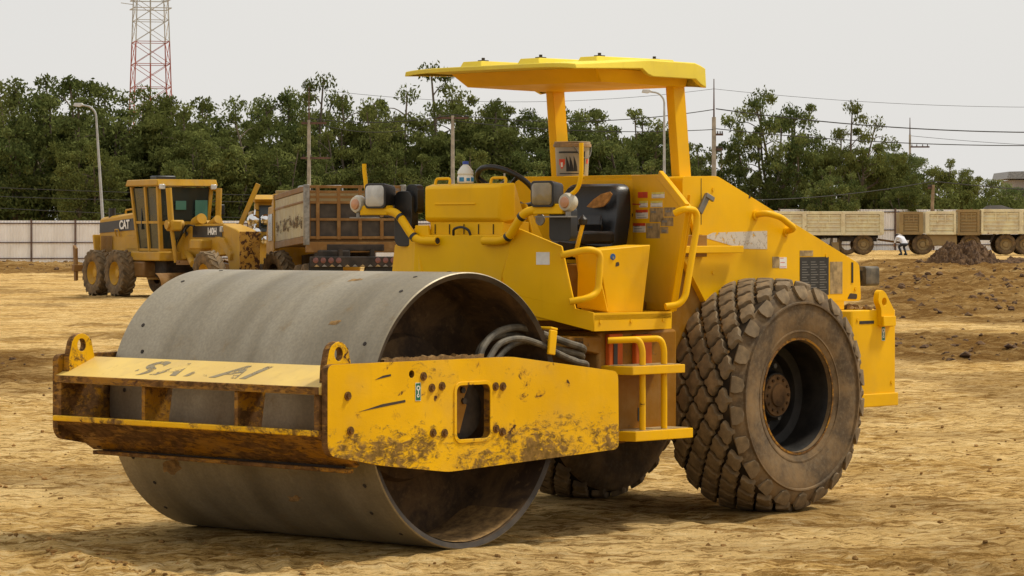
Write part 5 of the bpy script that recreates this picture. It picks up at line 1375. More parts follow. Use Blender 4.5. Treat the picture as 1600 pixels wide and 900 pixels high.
# ================================================================== DUMP TRUCK seen from behind (x forward)
def dump_truck():
    T = thing('dump_truck', 'rusty dump truck seen from behind with plank sides and barred tailgate', 'dump truck', (-4.05, 81.6, .05), math.radians(90 + 12.5))
    T.rotation_euler = (0, math.radians(1.8), math.radians(90 + 12.5))
    L_, Wd, z0, z1 = 5.6, 1.27, 1.58, 2.98
    MB().box((.12, -Wd + .02, z0 - .05), (L_, Wd - .02, z0 + .04)).build('bed_floor', TRUCKRUST, T)
    # tailgate: frame, bars and recessed panels
    tg = MB().box((.06, -Wd + .02, z0), (.10, Wd - .02, z1 - .42)).build('tailgate', DARKPANEL, T)
    for y in (-1.22, -.70, -.13, .43, .98, 1.22):
        MB().box((-.01, y - .045, z0), (.062, y + .045, z1)).build('tailgate_post', TRUCKRUST, tg, .008)
    for z in (z0 + .05, z0 + .52, z1 - .44, z1 - .30, z1 - .17, z1 - .035):
        MB().box((.004, -Wd, z - .035), (.058, Wd, z + .035)).build('tailgate_bar', TRUCKRUST, tg, .008)
    MB().box((-.03, -Wd - .02, z0 - .34), (.12, Wd + .02, z0 - .06)).build('rear_sill', TRUCKRUST, T, .02)
    # plank sides
    for s in (1, -1):
        for k in range(11):
            x0 = .16 + (L_ - .16) / 11 * k; x1 = x0 + (L_ - .16) / 11 - .025
            MB().box((x0, s * Wd - .03, z0 + .10), (x1, s * Wd + .03, z1 - .42 + .0)).build('plank', PLANK, T, .006)
            MB().box((x0, s * Wd - .03, z1 - .40), (x1, s * Wd + .03, z1 - .16)).build('plank', PLANK, T, .006)
        for z, h in ((z0, .18), (z1 - .41, .06), (z1 - .08, .14)):
            MB().box((.1, s * Wd - .05, z - h / 2), (L_, s * Wd + .05, z + h / 2)).build('side_rail', TRUCKRUST, T, .01)
        for x in (.05, L_):
            MB().box((x - .09, s * Wd - .07, z0 - .15), (x + .09, s * Wd + .07, z1 + .02)).build('corner_post', GREYMETAL if x < 1 else GRADER, T, .015)
        if s == 1:
            for q, (xx, zz, sz) in enumerate(((4.6, z0 + .42, .55), (3.4, z0 + .50, .42), (2.2, z0 + .48, .50), (1.1, z0 + .52, .45))):
                n = 14; pts = [(xx + (k / n - .5) * 1.1, Wd + .032, zz + .16 * math.sin(k * 1.9 + q) + .05 * math.cos(k * 3.1 + 2 * q)) for k in range(n + 1)]
                MB().tube(bez(pts, 3), .035, 5).build('painted_scrawl', GRAFF, T)
    MB().box((L_ - .06, -Wd, z0), (L_ + .04, Wd, z1 + .12)).build('headboard', RUSTBODY, T, .02)
    MB().tube(corner([(3.2, 1.0, z1), (3.2, 1.0, z1 + .12), (3.2, -.2, z1 + .14), (3.2, -.2, z1)], .05, 3), .02, 6).build('tarp_bow', GALV, T)
    # chassis, bumper, lamps, mud flaps
    for s in (-1, 1):
        MB().box((-.2, s * .42 - .05, 1.05), (8.0, s * .42 + .05, 1.32)).build('chassis_rail', CHASSIS, T)
    MB().box((-.05, -.75, 1.28), (.4, .75, 1.45)).build('rear_cross_member', CHASSIS, T, .02)
    MB().box((-.1, .15, .95), (.5, 1.0, 1.3)).build('rear_box', CHASSIS, T, .04)
    bp = MB().box((-.22, -1.22, .86), (-.12, 1.22, 1.13)).build('rear_bumper', CHASSIS, T, .02)
    for y in (1.08, .88, .68, .48, -.55, -.75, -.95):
        MB().lathe([(.075, -.02), (.07, -.03), (.001, -.035)], 16, 'x', (-.21, y, 1.03)).build('tail_lamp', REDLENS, bp)
    for k in range(12):
        y = -1.15 + .2 * k
        MB().hull([(-.222, y - .07, .87), (-.222, y + .07, .87), (-.222, y, .93), (-.226, y - .07, .87), (-.226, y + .07, .87), (-.226, y, .93)]).build('reflector', STK_GREY if k % 2 else PRINT_GREY, bp)
    for y0, y1 in ((.30, 1.2), (-1.2, -.30)):
        MB().box((.15, y0, .25), (.18, y1, .98)).build('mud_flap', BLACK, T)
    for x in (1.2, 2.5, 7.2):
        for s in (-1, 1):
            W = wheel_empty(T, (x, s * .95, .50), 0 if s > 0 else PI); off_tyre('w', W, .50, .26 if x < 5 else .14, .28, 0)
            rm = MB(); rm.lathe([(.29, .14), (.27, .10), (.12, .06), (.001, .10)], 20, 'y'); rm.build('rim', CHASSIS, W)
    # cab
    c0 = 6.15
    MB().hull([(x, y, z) for y in (-1.2, 1.2) for x, z in ((c0, .95), (c0, 2.72), (c0 + 1.4, 2.72), (c0 + 1.85, 1.9), (c0 + 1.9, .75), (c0 + .3, .75))]).build('cab', GRADER, T, .05)
    MB().hull([(x, s, z) for s in (-1.05, 1.05) for x, z in ((c0 + .3, 2.72), (c0 + .4, 2.95), (c0 + 1.7, 2.92), (c0 + 1.9, 2.78), (c0 + 1.4, 2.70))]).build('cab_visor', GRADER, T, .03)
    for s in (-1, 1):
        MB().box((c0 + .55, s * 1.205 - .008, 1.75), (c0 + 1.35, s * 1.205 + .008, 2.5)).build('cab_window', GLASS, T)
dump_truck()

def parked_truck():
    T = thing('parked_truck', 'yellow truck cab with chrome mirrors half hidden behind the plank-sided dump truck', 'truck', (-6.78, 97.0, 0), math.radians(-84))
    MB().hull([(x, y, z) for y in (-1.12, 1.12) for x, z in ((-1.6, .8), (-1.6, 2.75), (-.1, 2.75), (.15, 1.75), (.2, .7))]).build('cab', GRADER, T, .05)
    MB().hull([(x, y, z) for y in (-1.16, 1.16) for x, z in ((-1.2, 2.76), (-1.0, 2.95), (.05, 2.98), (.38, 2.84), (.05, 2.74))]).build('visor', GRADER, T, .03)
    p = [(-.085, -1.0, 2.66), (-.085, 1.0, 2.66), (.135, 1.0, 1.85), (.135, -1.0, 1.85)]
    MB().hull(p + [(x + .03, y, z) for x, y, z in p]).build('windscreen', GLASS, T)
    for s in (-1, 1):
        MB().bar((-.02, s * 1.08, 2.72), (.2, s * 1.08, 1.78), .10).build('screen_post', GRADER, T)
        MB().tube(corner([(.1, s * 1.0, 2.5), (.35, s * 1.15, 2.52), (.38, s * 1.16, 1.6), (.2, s * 1.0, 1.5)], .1, 4), .025, 6).build('mirror_arm', CHROME, T)
        for z, yy, r in ((2.20, 1.20, .19), (2.22, .82, .16), (1.85, 1.08, .15), (1.62, 1.18, .18), (1.60, .80, .16)):
            MB().lathe([(.001, .10), (r * .7, .08), (r, 0), (r * .9, -.06), (.001, -.08)], 18, 'x', (.36, s * yy, z)).build('chrome_mirror', CHROME, T)
    MB().box((.2, -1.15, .5), (.35, 1.15, .85)).build('bumper', CHASSIS, T, .03)
    MB().box((.16, -.7, .95), (.24, .7, 1.5)).build('grille', CHASSIS, T, .02)
    MB().box((-6.5, -1.2, 1.3), (-1.7, 1.2, 2.5)).build('load_body', RUSTBODY, T, .03)
    MB().box((-6.5, -.5, .8), (-1.0, .5, 1.25)).build('chassis', CHASSIS, T)
    for x in (-.7, -4.2, -5.4):
        for s in (-1, 1):
            W = wheel_empty(T, (x, s * .98, .50), 0 if s > 0 else PI); off_tyre('w', W, .50, .16, .28, 0)
            rm = MB(); rm.lathe([(.29, .14), (.27, .10), (.12, .06), (.001, .10)], 20, 'y'); rm.build('rim', CHASSIS, W)
parked_truck()

# ================================================================== TIPPER BODIES parked by the fence on the right (x along the fence)
def road_wheel(parent, x, y, r=.52, dual=True):
    W = wheel_empty(parent, (x, y, r), PI)
    off_tyre('w', W, r, .15, .28, 0)
    rm = MB(); rm.lathe([(.29, .13), (.28, .15), (.24, .05), (.14, .02), (.13, .09), (.001, .10)], 24, 'y'); rm.build('rim', RUSTBODY, W)
def ribbed_body(T, x0, x1, z0, z1, mat, nrows, bays, ymin=-1.22, ymax=1.22, brown_end=None):
    MB().box((x0, ymin + .04, z0), (x1, ymax - .04, z0 + .1)).build('bed_floor', CHASSIS, T)
    for y in (ymin, ymax):
        MB().box((x0, y - .03, z0), (x1, y + .03, z1 - .04)).build('side_panel', mat, T, .01)
    for x in (x0, x1):
        MB().box((x - .03, ymin, z0), (x + .03, ymax, z1 - .04)).build('end_panel', mat, T, .01)
    # outside ribs on the side towards the yard
    y = ymin
    MB().box((x0 - .03, y - .10, z1 - .14), (x1 + .03, y - .032, z1)).build('top_rail', mat, T, .01)
    MB().box((x0 - .03, y - .10, z0 - .06), (x1 + .03, y - .032, z0 + .08)).build('bottom_rail', mat, T, .01)
    w = (x1 - x0) / bays
    for k in range(bays + 1):
        x = x0 + w * k
        MB().box((x - .10, y - .11, z0 - .02), (x + .10, y - .034, z1 - .02)).build('stake', mat, T, .01)
    for k in range(bays):
        xa, xb = x0 + w * k + .14, x0 + w * (k + 1) - .14
        for r in range(nrows):
            z = z0 + .18 + (z1 - z0 - .38) * r / max(1, nrows - 1)
            MB().box((xa, y - .075, z - .030), (xb, y - .034, z + .030)).build('panel_rib', mat, T, .008)
        for q in (1 / 3, 2 / 3):
            x = xa + (xb - xa) * q
            MB().box((x - .03, y - .085, z0 + .5 * (z1 - z0)), (x + .03, y - .034, z1 - .16)).build('panel_stiffener', mat, T, .008)
def trailer_right():
    Y = 154.0; zb = .78
    T = thing('dump_trailer', 'cream ribbed dump trailer standing before the white fence', 'trailer', (17.66, Y, zb), math.radians(-2))
    ribbed_body(T, -5.3, .32, 1.02, 2.12, CREAM, 5, 3)
    MB().box((-5.2, -.5, .82), (.2, .5, 1.02)).build('chassis', CHASSIS, T)
    MB().box((-1.7, -1.0, .66), (.1, 1.0, .90)).build('axle_frame', CHASSIS, T, .02)
    for x in (-.55, -3.9):
        for y in (-.98, .98): road_wheel(T, x, y)
        MB().cyl((x, -.98, .52), (x, .98, .52), .08).build('axle', CHASSIS, T)
    W = wheel_empty(T, (-1.32, -.80, .52), PI); off_tyre('w', W, .52, .15, .28, 0)
    MB().hull([(-1.75, -1.0, .62), (-1.75, -.8, .62), (-2.1, -1.0, .62), (-2.1, -.8, .62), (-1.7, -1.0, .14), (-1.7, -.8, .14), (-1.95, -1.0, .14), (-1.95, -.8, .14)]).build('mud_flap', RUSTBODY, T)
    MB().bar((.2, -.2, .75), (1.9, -.1, .52), .12, .10).build('drawbar', TRUCKRUST, T)
    MB().tube(bez([(-5.2, -1.05, .95), (-4.4, -1.05, .82), (-3.5, -1.1, .88), (-2.9, -1.05, .72), (-2.4, -1.0, .90)], 4), .05, 6).build('brake_pipe', CHASSIS, T)
    T2 = thing('dump_truck', 'muddy cream tipper truck with rusty ribbed sides at far right', 'dump truck', (18.85, 153.4, zb), math.radians(-2))
    ribbed_body(T2, 0.0, .95, 1.05, 2.10, RUSTBODY, 6, 1)
    ribbed_body(T2, 1.25, 2.62, 1.05, 2.12, CREAM, 4, 1)
    ribbed_body(T2, 2.72, 3.75, 1.02, 2.20, RUSTBODY, 6, 1)
    ribbed_body(T2, 3.85, 9.6, 1.08, 2.22, CREAM, 5, 3)
    MB().hull([(.98, -1.2, 1.05), (1.22, -1.2, 1.05), (.98, -1.2, 2.1), (1.6, -1.2, 2.1), (.98, -1.1, 1.05), (1.22, -1.1, 1.05), (.98, -1.1, 2.1), (1.6, -1.1, 2.1)]).build('gap_panel', CREAM, T2)
    MB().box((.2, -.5, .72), (9.5, .5, 1.0)).build('chassis', CHASSIS, T2)
    MB().box((1.2, -1.12, .45), (2.7, -.55, 1.0)).build('tool_box', RUSTBODY, T2, .05)
    for x in (1.05, 3.35, 5.05, 6.0, 8.9):
        for y in (-.98, .98): road_wheel(T2, x, y)
        MB().cyl((x, -.98, .52), (x, .98, .52), .08).build('axle', CHASSIS, T2)
    MB().tube(corner([(4.3, -1.1, .62), (4.5, -1.12, 1.10), (6.6, -1.12, 1.10), (6.8, -1.1, .62)], .2, 4), .06, 6).build('mudguard', CHASSIS, T2)
    b = MB().hull([(4.0, -.8, 2.2), (5.5, -.9, 2.22), (4.2, -.6, 2.40), (4.9, -.6, 2.42), (5.2, -.5, 2.3), (4.0, .3, 2.2), (5.4, .4, 2.2), (4.5, .1, 2.38)]).build('tarpaulin_bundle', DARKPANEL, T2, .03)
trailer_right()

# ================================================================== PERSON bending at the drawbar
def person():
    zb = gz(18.72, 150.5)
    P = thing('person', 'person in white shirt and dark trousers bending beside the trailer drawbar', 'person', (18.72, 150.5, zb), math.radians(118))
    J = {'pelvis': (-.06, 0, .58), 'spine': (.10, 0, .74), 'chest': (.26, 0, .86), 'neck': (.38, 0, .90), 'head0': (.45, 0, .91), 'head1': (.56, 0, .89),
         'hl': (-.08, .11, .54), 'kl': (.20, .15, .42), 'al': (-.02, .14, .09), 'tl': (.14, .16, .05),
         'hr': (-.08, -.11, .54), 'kr': (.22, -.15, .42), 'ar': (.02, -.14, .09), 'tr': (.18, -.16, .05),
         'sl': (.30, .19, .85), 'el': (.40, .24, .60), 'wl': (.54, .18, .46), 'fl': (.60, .15, .42),
         'sr': (.30, -.19, .85), 'er': (.40, -.24, .60), 'wr': (.54, -.18, .46), 'fr': (.60, -.15, .42)}
    rad = dict(pelvis=.15, spine=.15, chest=.17, neck=.06, head0=.085, head1=.09, hl=.095, kl=.07, al=.05, tl=.045, hr=.095, kr=.07, ar=.05, tr=.045, sl=.075, el=.052, wl=.036, fl=.034, sr=.075, er=.052, wr=.036, fr=.034)
    E = [('pelvis', 'spine'), ('spine', 'chest'), ('chest', 'neck'), ('neck', 'head0'), ('head0', 'head1'), ('pelvis', 'hl'), ('hl', 'kl'), ('kl', 'al'), ('al', 'tl'), ('pelvis', 'hr'), ('hr', 'kr'), ('kr', 'ar'), ('ar', 'tr'),
         ('chest', 'sl'), ('sl', 'el'), ('el', 'wl'), ('wl', 'fl'), ('chest', 'sr'), ('sr', 'er'), ('er', 'wr'), ('wr', 'fr')]
    ks = list(J)
    me = bpy.data.meshes.new('body'); me.from_pydata([J[k] for k in ks], [(ks.index(a), ks.index(b_)) for a, b_ in E], [])
    o = link_mesh('body', me, P)
    md = o.modifiers.new('skin', 'SKIN'); o.modifiers.new('sub', 'SUBSURF').render_levels = 2
    o.modifiers['sub'].levels = 2
    for i, k in enumerate(ks):
        sv = me.skin_vertices[0].data[i]; sv.radius = (rad[k], rad[k]); sv.use_root = k == 'pelvis'
    # clothes by height along the body: trousers, shirt, skin
    m, nt, b_ = new_mat('person_clothes')
    z = zcoord(nt)
    c = mix(nt, ramp(nt, z[2], .57, .59), (.03, .033, .04), (.62, .63, .68))
    c = mix(nt, ramp(nt, z[0], .40, .42), c, (.26, .14, .085))
    nt.links.new(c, b_.inputs['Base Color']); b_.inputs['Roughness'].default_value = .9
    me.materials.append(m)
    MB().lathe([(.001, -.02), (.085, .0), (.102, .05), (.085, .10), (.001, .125)], 16, 'x', (.50, 0, .94)).build('hair', HAIR, P)
    for s in (-1, 1):
        MB().hull([(x, s * y, z) for x, y, z in ((-.06, .10, 0), (-.06, .19, 0), (.21, .11, 0), (.21, .20, 0), (-.05, .11, .10), (-.05, .18, .10), (.17, .12, .06), (.17, .19, .06))]).build('shoe', BLACK, P, .015)
person()

# ================================================================== MOUNDS of dug soil
def mound(name, label, cx, cy, rx, ry, h, seed):
    n = 90
    g = np.linspace(-1.25, 1.25, n); A, B = np.meshgrid(g, g)
    r = np.sqrt(A * A + B * B)
    hh = h * np.clip(1 - r ** 1.5, 0, 1) ** .8 * (.55 + .8 * fbm(A * 1.7 + seed, B * 1.7, seed, 3))
    hh = hh + h * .30 * np.clip(1.1 - r, 0, 1) ** .5 * (1 - np.abs(2 * fbm(A * 5, B * 5, seed + 3, 4, .6) - 1)) * .8
    hh = hh + h * .34 * (fbm(A * 14, B * 16, seed + 5, 2) - .5) * (r < 1.1)
    z0 = gz(cx, cy) - .12
    z = z0 + hh - .05 - .35 * np.clip(r - 1.0, 0, 1)
    vs = np.stack([cx + A * rx, cy + B * ry, z], -1).reshape(-1, 3)
    fs = [(i * n + j, i * n + j + 1, (i + 1) * n + j + 1, (i + 1) * n + j) for i in range(n - 1) for j in range(n - 1)]
    me = bpy.data.meshes.new(name); me.from_pydata(vs.tolist(), [], fs); me.materials.append(DARKSOIL)
    o = link_mesh(name, me); tag(o, label, 'soil mound')
mound('soil_mound', 'heap of dark lumpy soil in front of the right tipper truck', 17.75, 124.0, 1.55, 1.6, 1.05, 3)
mound('soil_mound', 'low bank of dark soil beside the right edge heap', 20.4, 124.0, 1.9, 1.5, .42, 8)

# ================================================================== FENCE of white corrugated sheets
def fence():
    F0, F1 = Vector((-44.0, 184.5)), Vector((52.0, 209.0))
    d = (F1 - F0); Ln = d.length; d.normalize(); n = Vector((d.y, -d.x))            # n points towards the yard
    ang = math.atan2(d.y, d.x)
    FN = thing('sheet_fence', 'long white corrugated sheet fence with brown posts closing off the yard', 'fence', (0, 0, 0))
    W = 2.62; N = int(Ln / W)
    prof = []
    k = 0; x = 0
    while x < W - .001:
        prof += [(x, 0), (x + .085, 0), (x + .105, .035), (x + .165, .035), (x + .187, 0)]; x += .187 + .001
    prof = [(a, b_) for a, b_ in prof if a <= W] + [(W, 0)]
    vs = [(a, -b_, z) for a, b_ in prof for z in (0, 2.62)]
    fs = [(2 * i, 2 * i + 2, 2 * i + 3, 2 * i + 1) for i in range(len(prof) - 1)]
    me = MB().add(vs, fs).mesh('sheet', SHEET, 20)
    pm = MB().box((-.04, -.14, -.2), (.04, -.05, 2.70)).mesh('post', POST)
    rm = MB().box((0, -.085, -.03), (W, -.04, .03)).mesh('rail', POST)
    for i in range(N):
        p = F0 + d * (W * i); z = gz(p.x, p.y)
        o = link_mesh('sheet', me, FN); o.location = (p.x, p.y, z); o.rotation_euler = (0, 0, ang)
        o = link_mesh('post', pm, FN); o.location = (p.x, p.y, z); o.rotation_euler = (0, 0, ang)
        for h in (.35, 1.30, 2.45):
            o = link_mesh('rail', rm, FN); o.location = (p.x, p.y, z + h); o.rotation_euler = (0, 0, ang)
fence()

# ================================================================== POLES, LAMPS, TOWER, WIRES
def street_lamp(x, y, h, lean, label, s=1.0, arm=-1):
    z = gz(x, y)
    L = thing('street_lamp', label, 'street lamp', (x, y, z), 0, 'street lamps along the road')
    top = Vector((lean, 0, h))
    MB().tube([Vector((0, 0, 0)), top * .5, top], [.10 * s, .085 * s, .06 * s], 10).build('mast', GALV, L)
    MB().tube(bez([top, top + Vector((arm * .08, 0, .25)), top + Vector((arm * .35, 0, .52)), top + Vector((arm * .8, 0, .62))], 5), .055 * s, 8).build('arm', GALV, L)
    c = top + Vector((arm * .95, 0, .60))
    MB().hull([c + Vector(p) for p in ((.25, -.12, .03), (.25, .12, .03), (-.35, -.16, -.04), (-.35, .16, -.04), (-.30, -.14, .14), (-.30, .14, .14), (.15, -.10, .14), (.15, .10, .14), (.0, -.13, -.09), (.0, .13, -.09))]).build('lamp_head', LAMPHEAD, L, .03)
street_lamp(-23.35, 181.0, 8.6, -.55, 'grey street lamp leaning slightly before the left trees')
street_lamp(8.75, 181.0, 9.2, 0.0, 'grey street lamp standing right of the roller canopy')
def pole(x, y, h, label, arms=(), mat=None, r=.14, name='utility_pole', spike=0.0, lean=0.0):
    z = gz(x, y)
    P = thing(name, label, 'pole', (x, y, z), 0, 'utility poles behind the yard')
    MB().tube([(0, 0, -.3), (lean, 0, h)], [r, r * .72], 8).build('mast', mat or CONCRETE, P)
    if spike: MB().tube([(lean, 0, h - .2), (lean, 0, h + spike)], [.06, .03], 6).build('top_spike', POST, P)
    for hz, w, cx in arms:
        MB().box((cx - w, -.07, hz - .06), (cx + w, .07, hz + .06)).build('crossarm', POST, P)
        for q in (-.8, -.3, .3, .8):
            MB().lathe([(.001, 0), (.05, .01), (.03, .06), (.05, .09), (.03, .14), (.001, .16)], 8, 'z', (cx + w * q, 0, hz + .06)).build('insulator', DARKPANEL, P)
    return P
pole(-12.25, 190.0, 8.7, 'tall concrete pole with crossarms left of the dump truck', ((8.5, .75, .3), (6.4, .9, .4), (4.4, .5, -.2)), spike=2.0)
pole(-3.60, 191.0, 9.0, 'concrete pole rising behind the roller console', ((8.85, .95, 0),))
pole(12.15, 189.5, 8.35, 'bare concrete pole with dark top in the gap between the trees', ((7.3, .25, .3), (6.4, .2, .3)), r=.17, spike=2.3)
pole(26.0, 196.0, 4.1, 'short leaning wooden pole above the right tipper truck', ((3.9, .12, 0),), WOODPOLE, .13, lean=.22)
pole(32.6, 258.0, 9.2, 'thin far pole with one bracket arm over the right trees', ((8.2, .8, .8),), r=.12, spike=1.4)
pole(17.7, 266.0, 7.2, 'thin far pole with bracket arms right of the bare concrete pole', ((6.4, .7, .7), (4.4, .7, .7)), r=.12, spike=1.0)
pole(-.45, 186.0, 5.4, 'low thin pole among the bushes behind the steering wheel', (), r=.07)

def tower():
    X, Y = -45.9, 400.0
    T = thing('lattice_tower', 'tall red and white lattice radio tower behind the left trees', 'tower', (X, Y, 0), math.radians(14))
    H = 52.0
    half = lambda z: 2.95 - 1.45 * min(1, z / 46.0)
    levels = [0]
    while levels[-1] < H: levels.append(levels[-1] + max(1.6, half(levels[-1]) * 1.28))
    cs = [(-1, -1), (1, -1), (1, 1), (-1, 1)]
    for i, (z0, z1) in enumerate(zip(levels[:-1], levels[1:])):
        m = TOWERRED if z0 < 23.5 else (TOWERWHITE if z0 < 38 else TOWERRED)
        h0, h1 = half(z0), half(z1)
        sec = bpy.data.objects.new('tower_section', None); COL.objects.link(sec); sec.parent = T
        for a in range(4):
            c, d = cs[a], cs[(a + 1) % 4]
            P = lambda q, z, h: (q[0] * h, q[1] * h, z)
            MB().bar(P(c, z0, h0), P(c, z1, h1), .13).build('leg', m, sec)
            MB().bar(P(c, z1, h1), P(d, z1, h1), .08).build('horizontal_brace', m, sec)
            MB().bar(P(c, z0, h0), P(d, z1, h1), .065).build('diagonal_brace', m, sec)
            MB().bar(P(d, z0, h0), P(c, z1, h1), .065).build('diagonal_brace', m, sec)
    MB().bar((0, .2, 0), (0, .2, 23.5), .16).build('cable_ladder', TOWERRED, T)
    MB().bar((0, .2, 23.5), (0, .2, H), .16).build('cable_ladder', TOWERWHITE, T)
    for z in (30.5, 31.6):
        h = half(z) + .35
        for a in range(4):
            c, d = cs[a], cs[(a + 1) % 4]
            MB().bar((c[0] * h, c[1] * h, z), (d[0] * h, d[1] * h, z), .10).build('platform_rail', TOWERWHITE, T)
    MB().bar((-half(31) - .2, 0, 31), (-half(31) - 1.8, 0, 31.2), .08).build('antenna_arm', TOWERWHITE, T)
tower()

def cable(p, q, sag, label, r=.022):
    p, q = Vector(p), Vector(q)
    pts = [p.lerp(q, k / 24) - Vector((0, 0, 4 * sag * (k / 24) * (1 - k / 24))) for k in range(25)]
    o = MB().tube(pts, r, 5).build('power_cable', WIRE)
    tag(o, label, 'cable', 'overhead power cables')
def at(px, py, Y): return ((px - 800) / 4920.9 * Y, Y, CAM_H + (367.8 - py) / 4920.9 * Y)
C0 = (12.4, 189.5)
cable((12.25, 189.4, 9.35), (48.0, 187.0, 8.75), 1.15, 'upper thick cable running right from the bare concrete pole', .034)
cable((12.25, 189.4, 8.15), (48.0, 187.0, 7.95), .95, 'second cable running right from the bare concrete pole', .028)
cable((-3.6, 191, 9.05), (12.1, 189.4, 9.3), .55, 'upper cable between the console pole and the bare pole', .026)
cable((-3.6, 191, 8.7), (12.1, 189.4, 8.1), .35, 'lower cable between the console pole and the bare pole', .024)
cable((-12.2, 190, 8.8), (-3.6, 191, 9.05), .35, 'upper cable between the truck pole and the console pole', .026)
cable((-12.2, 190, 8.6), (-3.6, 191, 8.85), .75, 'lower cable between the truck pole and the console pole', .022)
cable((12.15, 189.5, 10.55), (48.0, 188.0, 10.1), .9, 'thin high earth wire right of the bare pole', .012)
cable((-12.2, 190, 10.6), (12.15, 189.5, 10.55), .8, 'thin high earth wire crossing behind the roller canopy', .012)
for k, (z0, z1, nm) in enumerate(((4.75, 4.35, 'topmost of three slack wires low on the left tree edge'), (4.2, 4.05, 'middle of three slack wires low on the left tree edge'), (3.55, 2.75, 'lowest of three slack wires low on the left tree edge'))):
    cable((-34, 189.0, z0), (2.0, 194.5, z1), .35, nm, .020)
cable((26.2, 196.0, 5.1), (12.5, 193, 3.9), .35, 'slack low cable running left from the short wooden pole', .026)
cable((26.2, 196.0, 5.1), (46, 200, 4.1), .25, 'slack low cable running right from the short wooden pole', .030)
cable((32.6, 258, 9.9), (62, 262, 9.1), .5, 'far wire running right over the right trees', .018)

def far_building():
    B = thing('far_building', 'pale far roof showing above the trees at the right edge', 'building', (51.0, 310.0, 0), 0)
    MB().box((-1.6, 0, 0), (9, 8, 7.2)).build('wall', plain('far_wall', (.28, .27, .28), .8, 0, .1, .3, 0), B)
    MB().hull([(-2.4, -.8, 7.3), (10, -.8, 7.3), (-2.4, 9, 7.3), (10, 9, 7.3), (-2.2, -.6, 8.0), (10, -.6, 8.3), (-2.2, 9, 8.0), (10, 9, 8.3)]).build('roof', GREYMETAL, B)
    for k in range(5):
        MB().box((-1.0 + 2 * k, -.06, 5.0), (.4 + 2 * k, -.01, 6.4)).build('window', GLASS, B)
far_building()

# ================================================================== TREES
def leaf_quads(rng, centers, radii, count, size, flat=.75, droop=0.0):
    """leaf cards scattered through clump volumes; returns verts, faces, tint per vertex"""
    n = len(centers)
    idx = rng.integers(0, n, count)
    c = centers[idx]; r = radii[idx]
    d = rng.normal(0, 1, (count, 3)); d /= np.linalg.norm(d, axis=1, keepdims=True)
    rr = rng.random(count) ** .45
    p = c + d * (r * rr)[:, None] * np.array([1, 1, flat])
    p[:, 2] -= droop * rng.random(count) * r
    a = rng.normal(0, 1, (count, 3)); a[:, 2] -= .4 + droop * 2; a /= np.linalg.norm(a, axis=1, keepdims=True)
    b = np.cross(a, rng.normal(0, 1, (count, 3))); b /= np.linalg.norm(b, axis=1, keepdims=True) + 1e-9
    L = size * rng.uniform(.6, 1.5, count)[:, None]; Wd = L * .42
    v = np.stack([p - a * L * .5, p + b * Wd * .5, p + a * L * .5, p - b * Wd * .5], 1).reshape(-1, 3)
    clump_t = rng.random(n) ** 1.3
    t = np.clip(clump_t[idx] * .75 + rng.normal(.12, .16, count), 0, 1)
    return v, np.repeat(t, 4)
def leaf_mesh(name, v, t, mat):
    me = bpy.data.meshes.new(name); nq = len(v) // 4
    me.vertices.add(len(v)); me.vertices.foreach_set('co', v.astype(np.float32).ravel())
    me.loops.add(nq * 4); me.polygons.add(nq)
    me.loops.foreach_set('vertex_index', np.arange(nq * 4, dtype=np.int32)); me.polygons.foreach_set('loop_start', np.arange(0, nq * 4, 4, dtype=np.int32))
    me.update(calc_edges=True)
    at_ = me.attributes.new('tint', 'FLOAT', 'POINT'); at_.data.foreach_set('value', t.astype(np.float32))
    me.materials.append(mat)
    return me
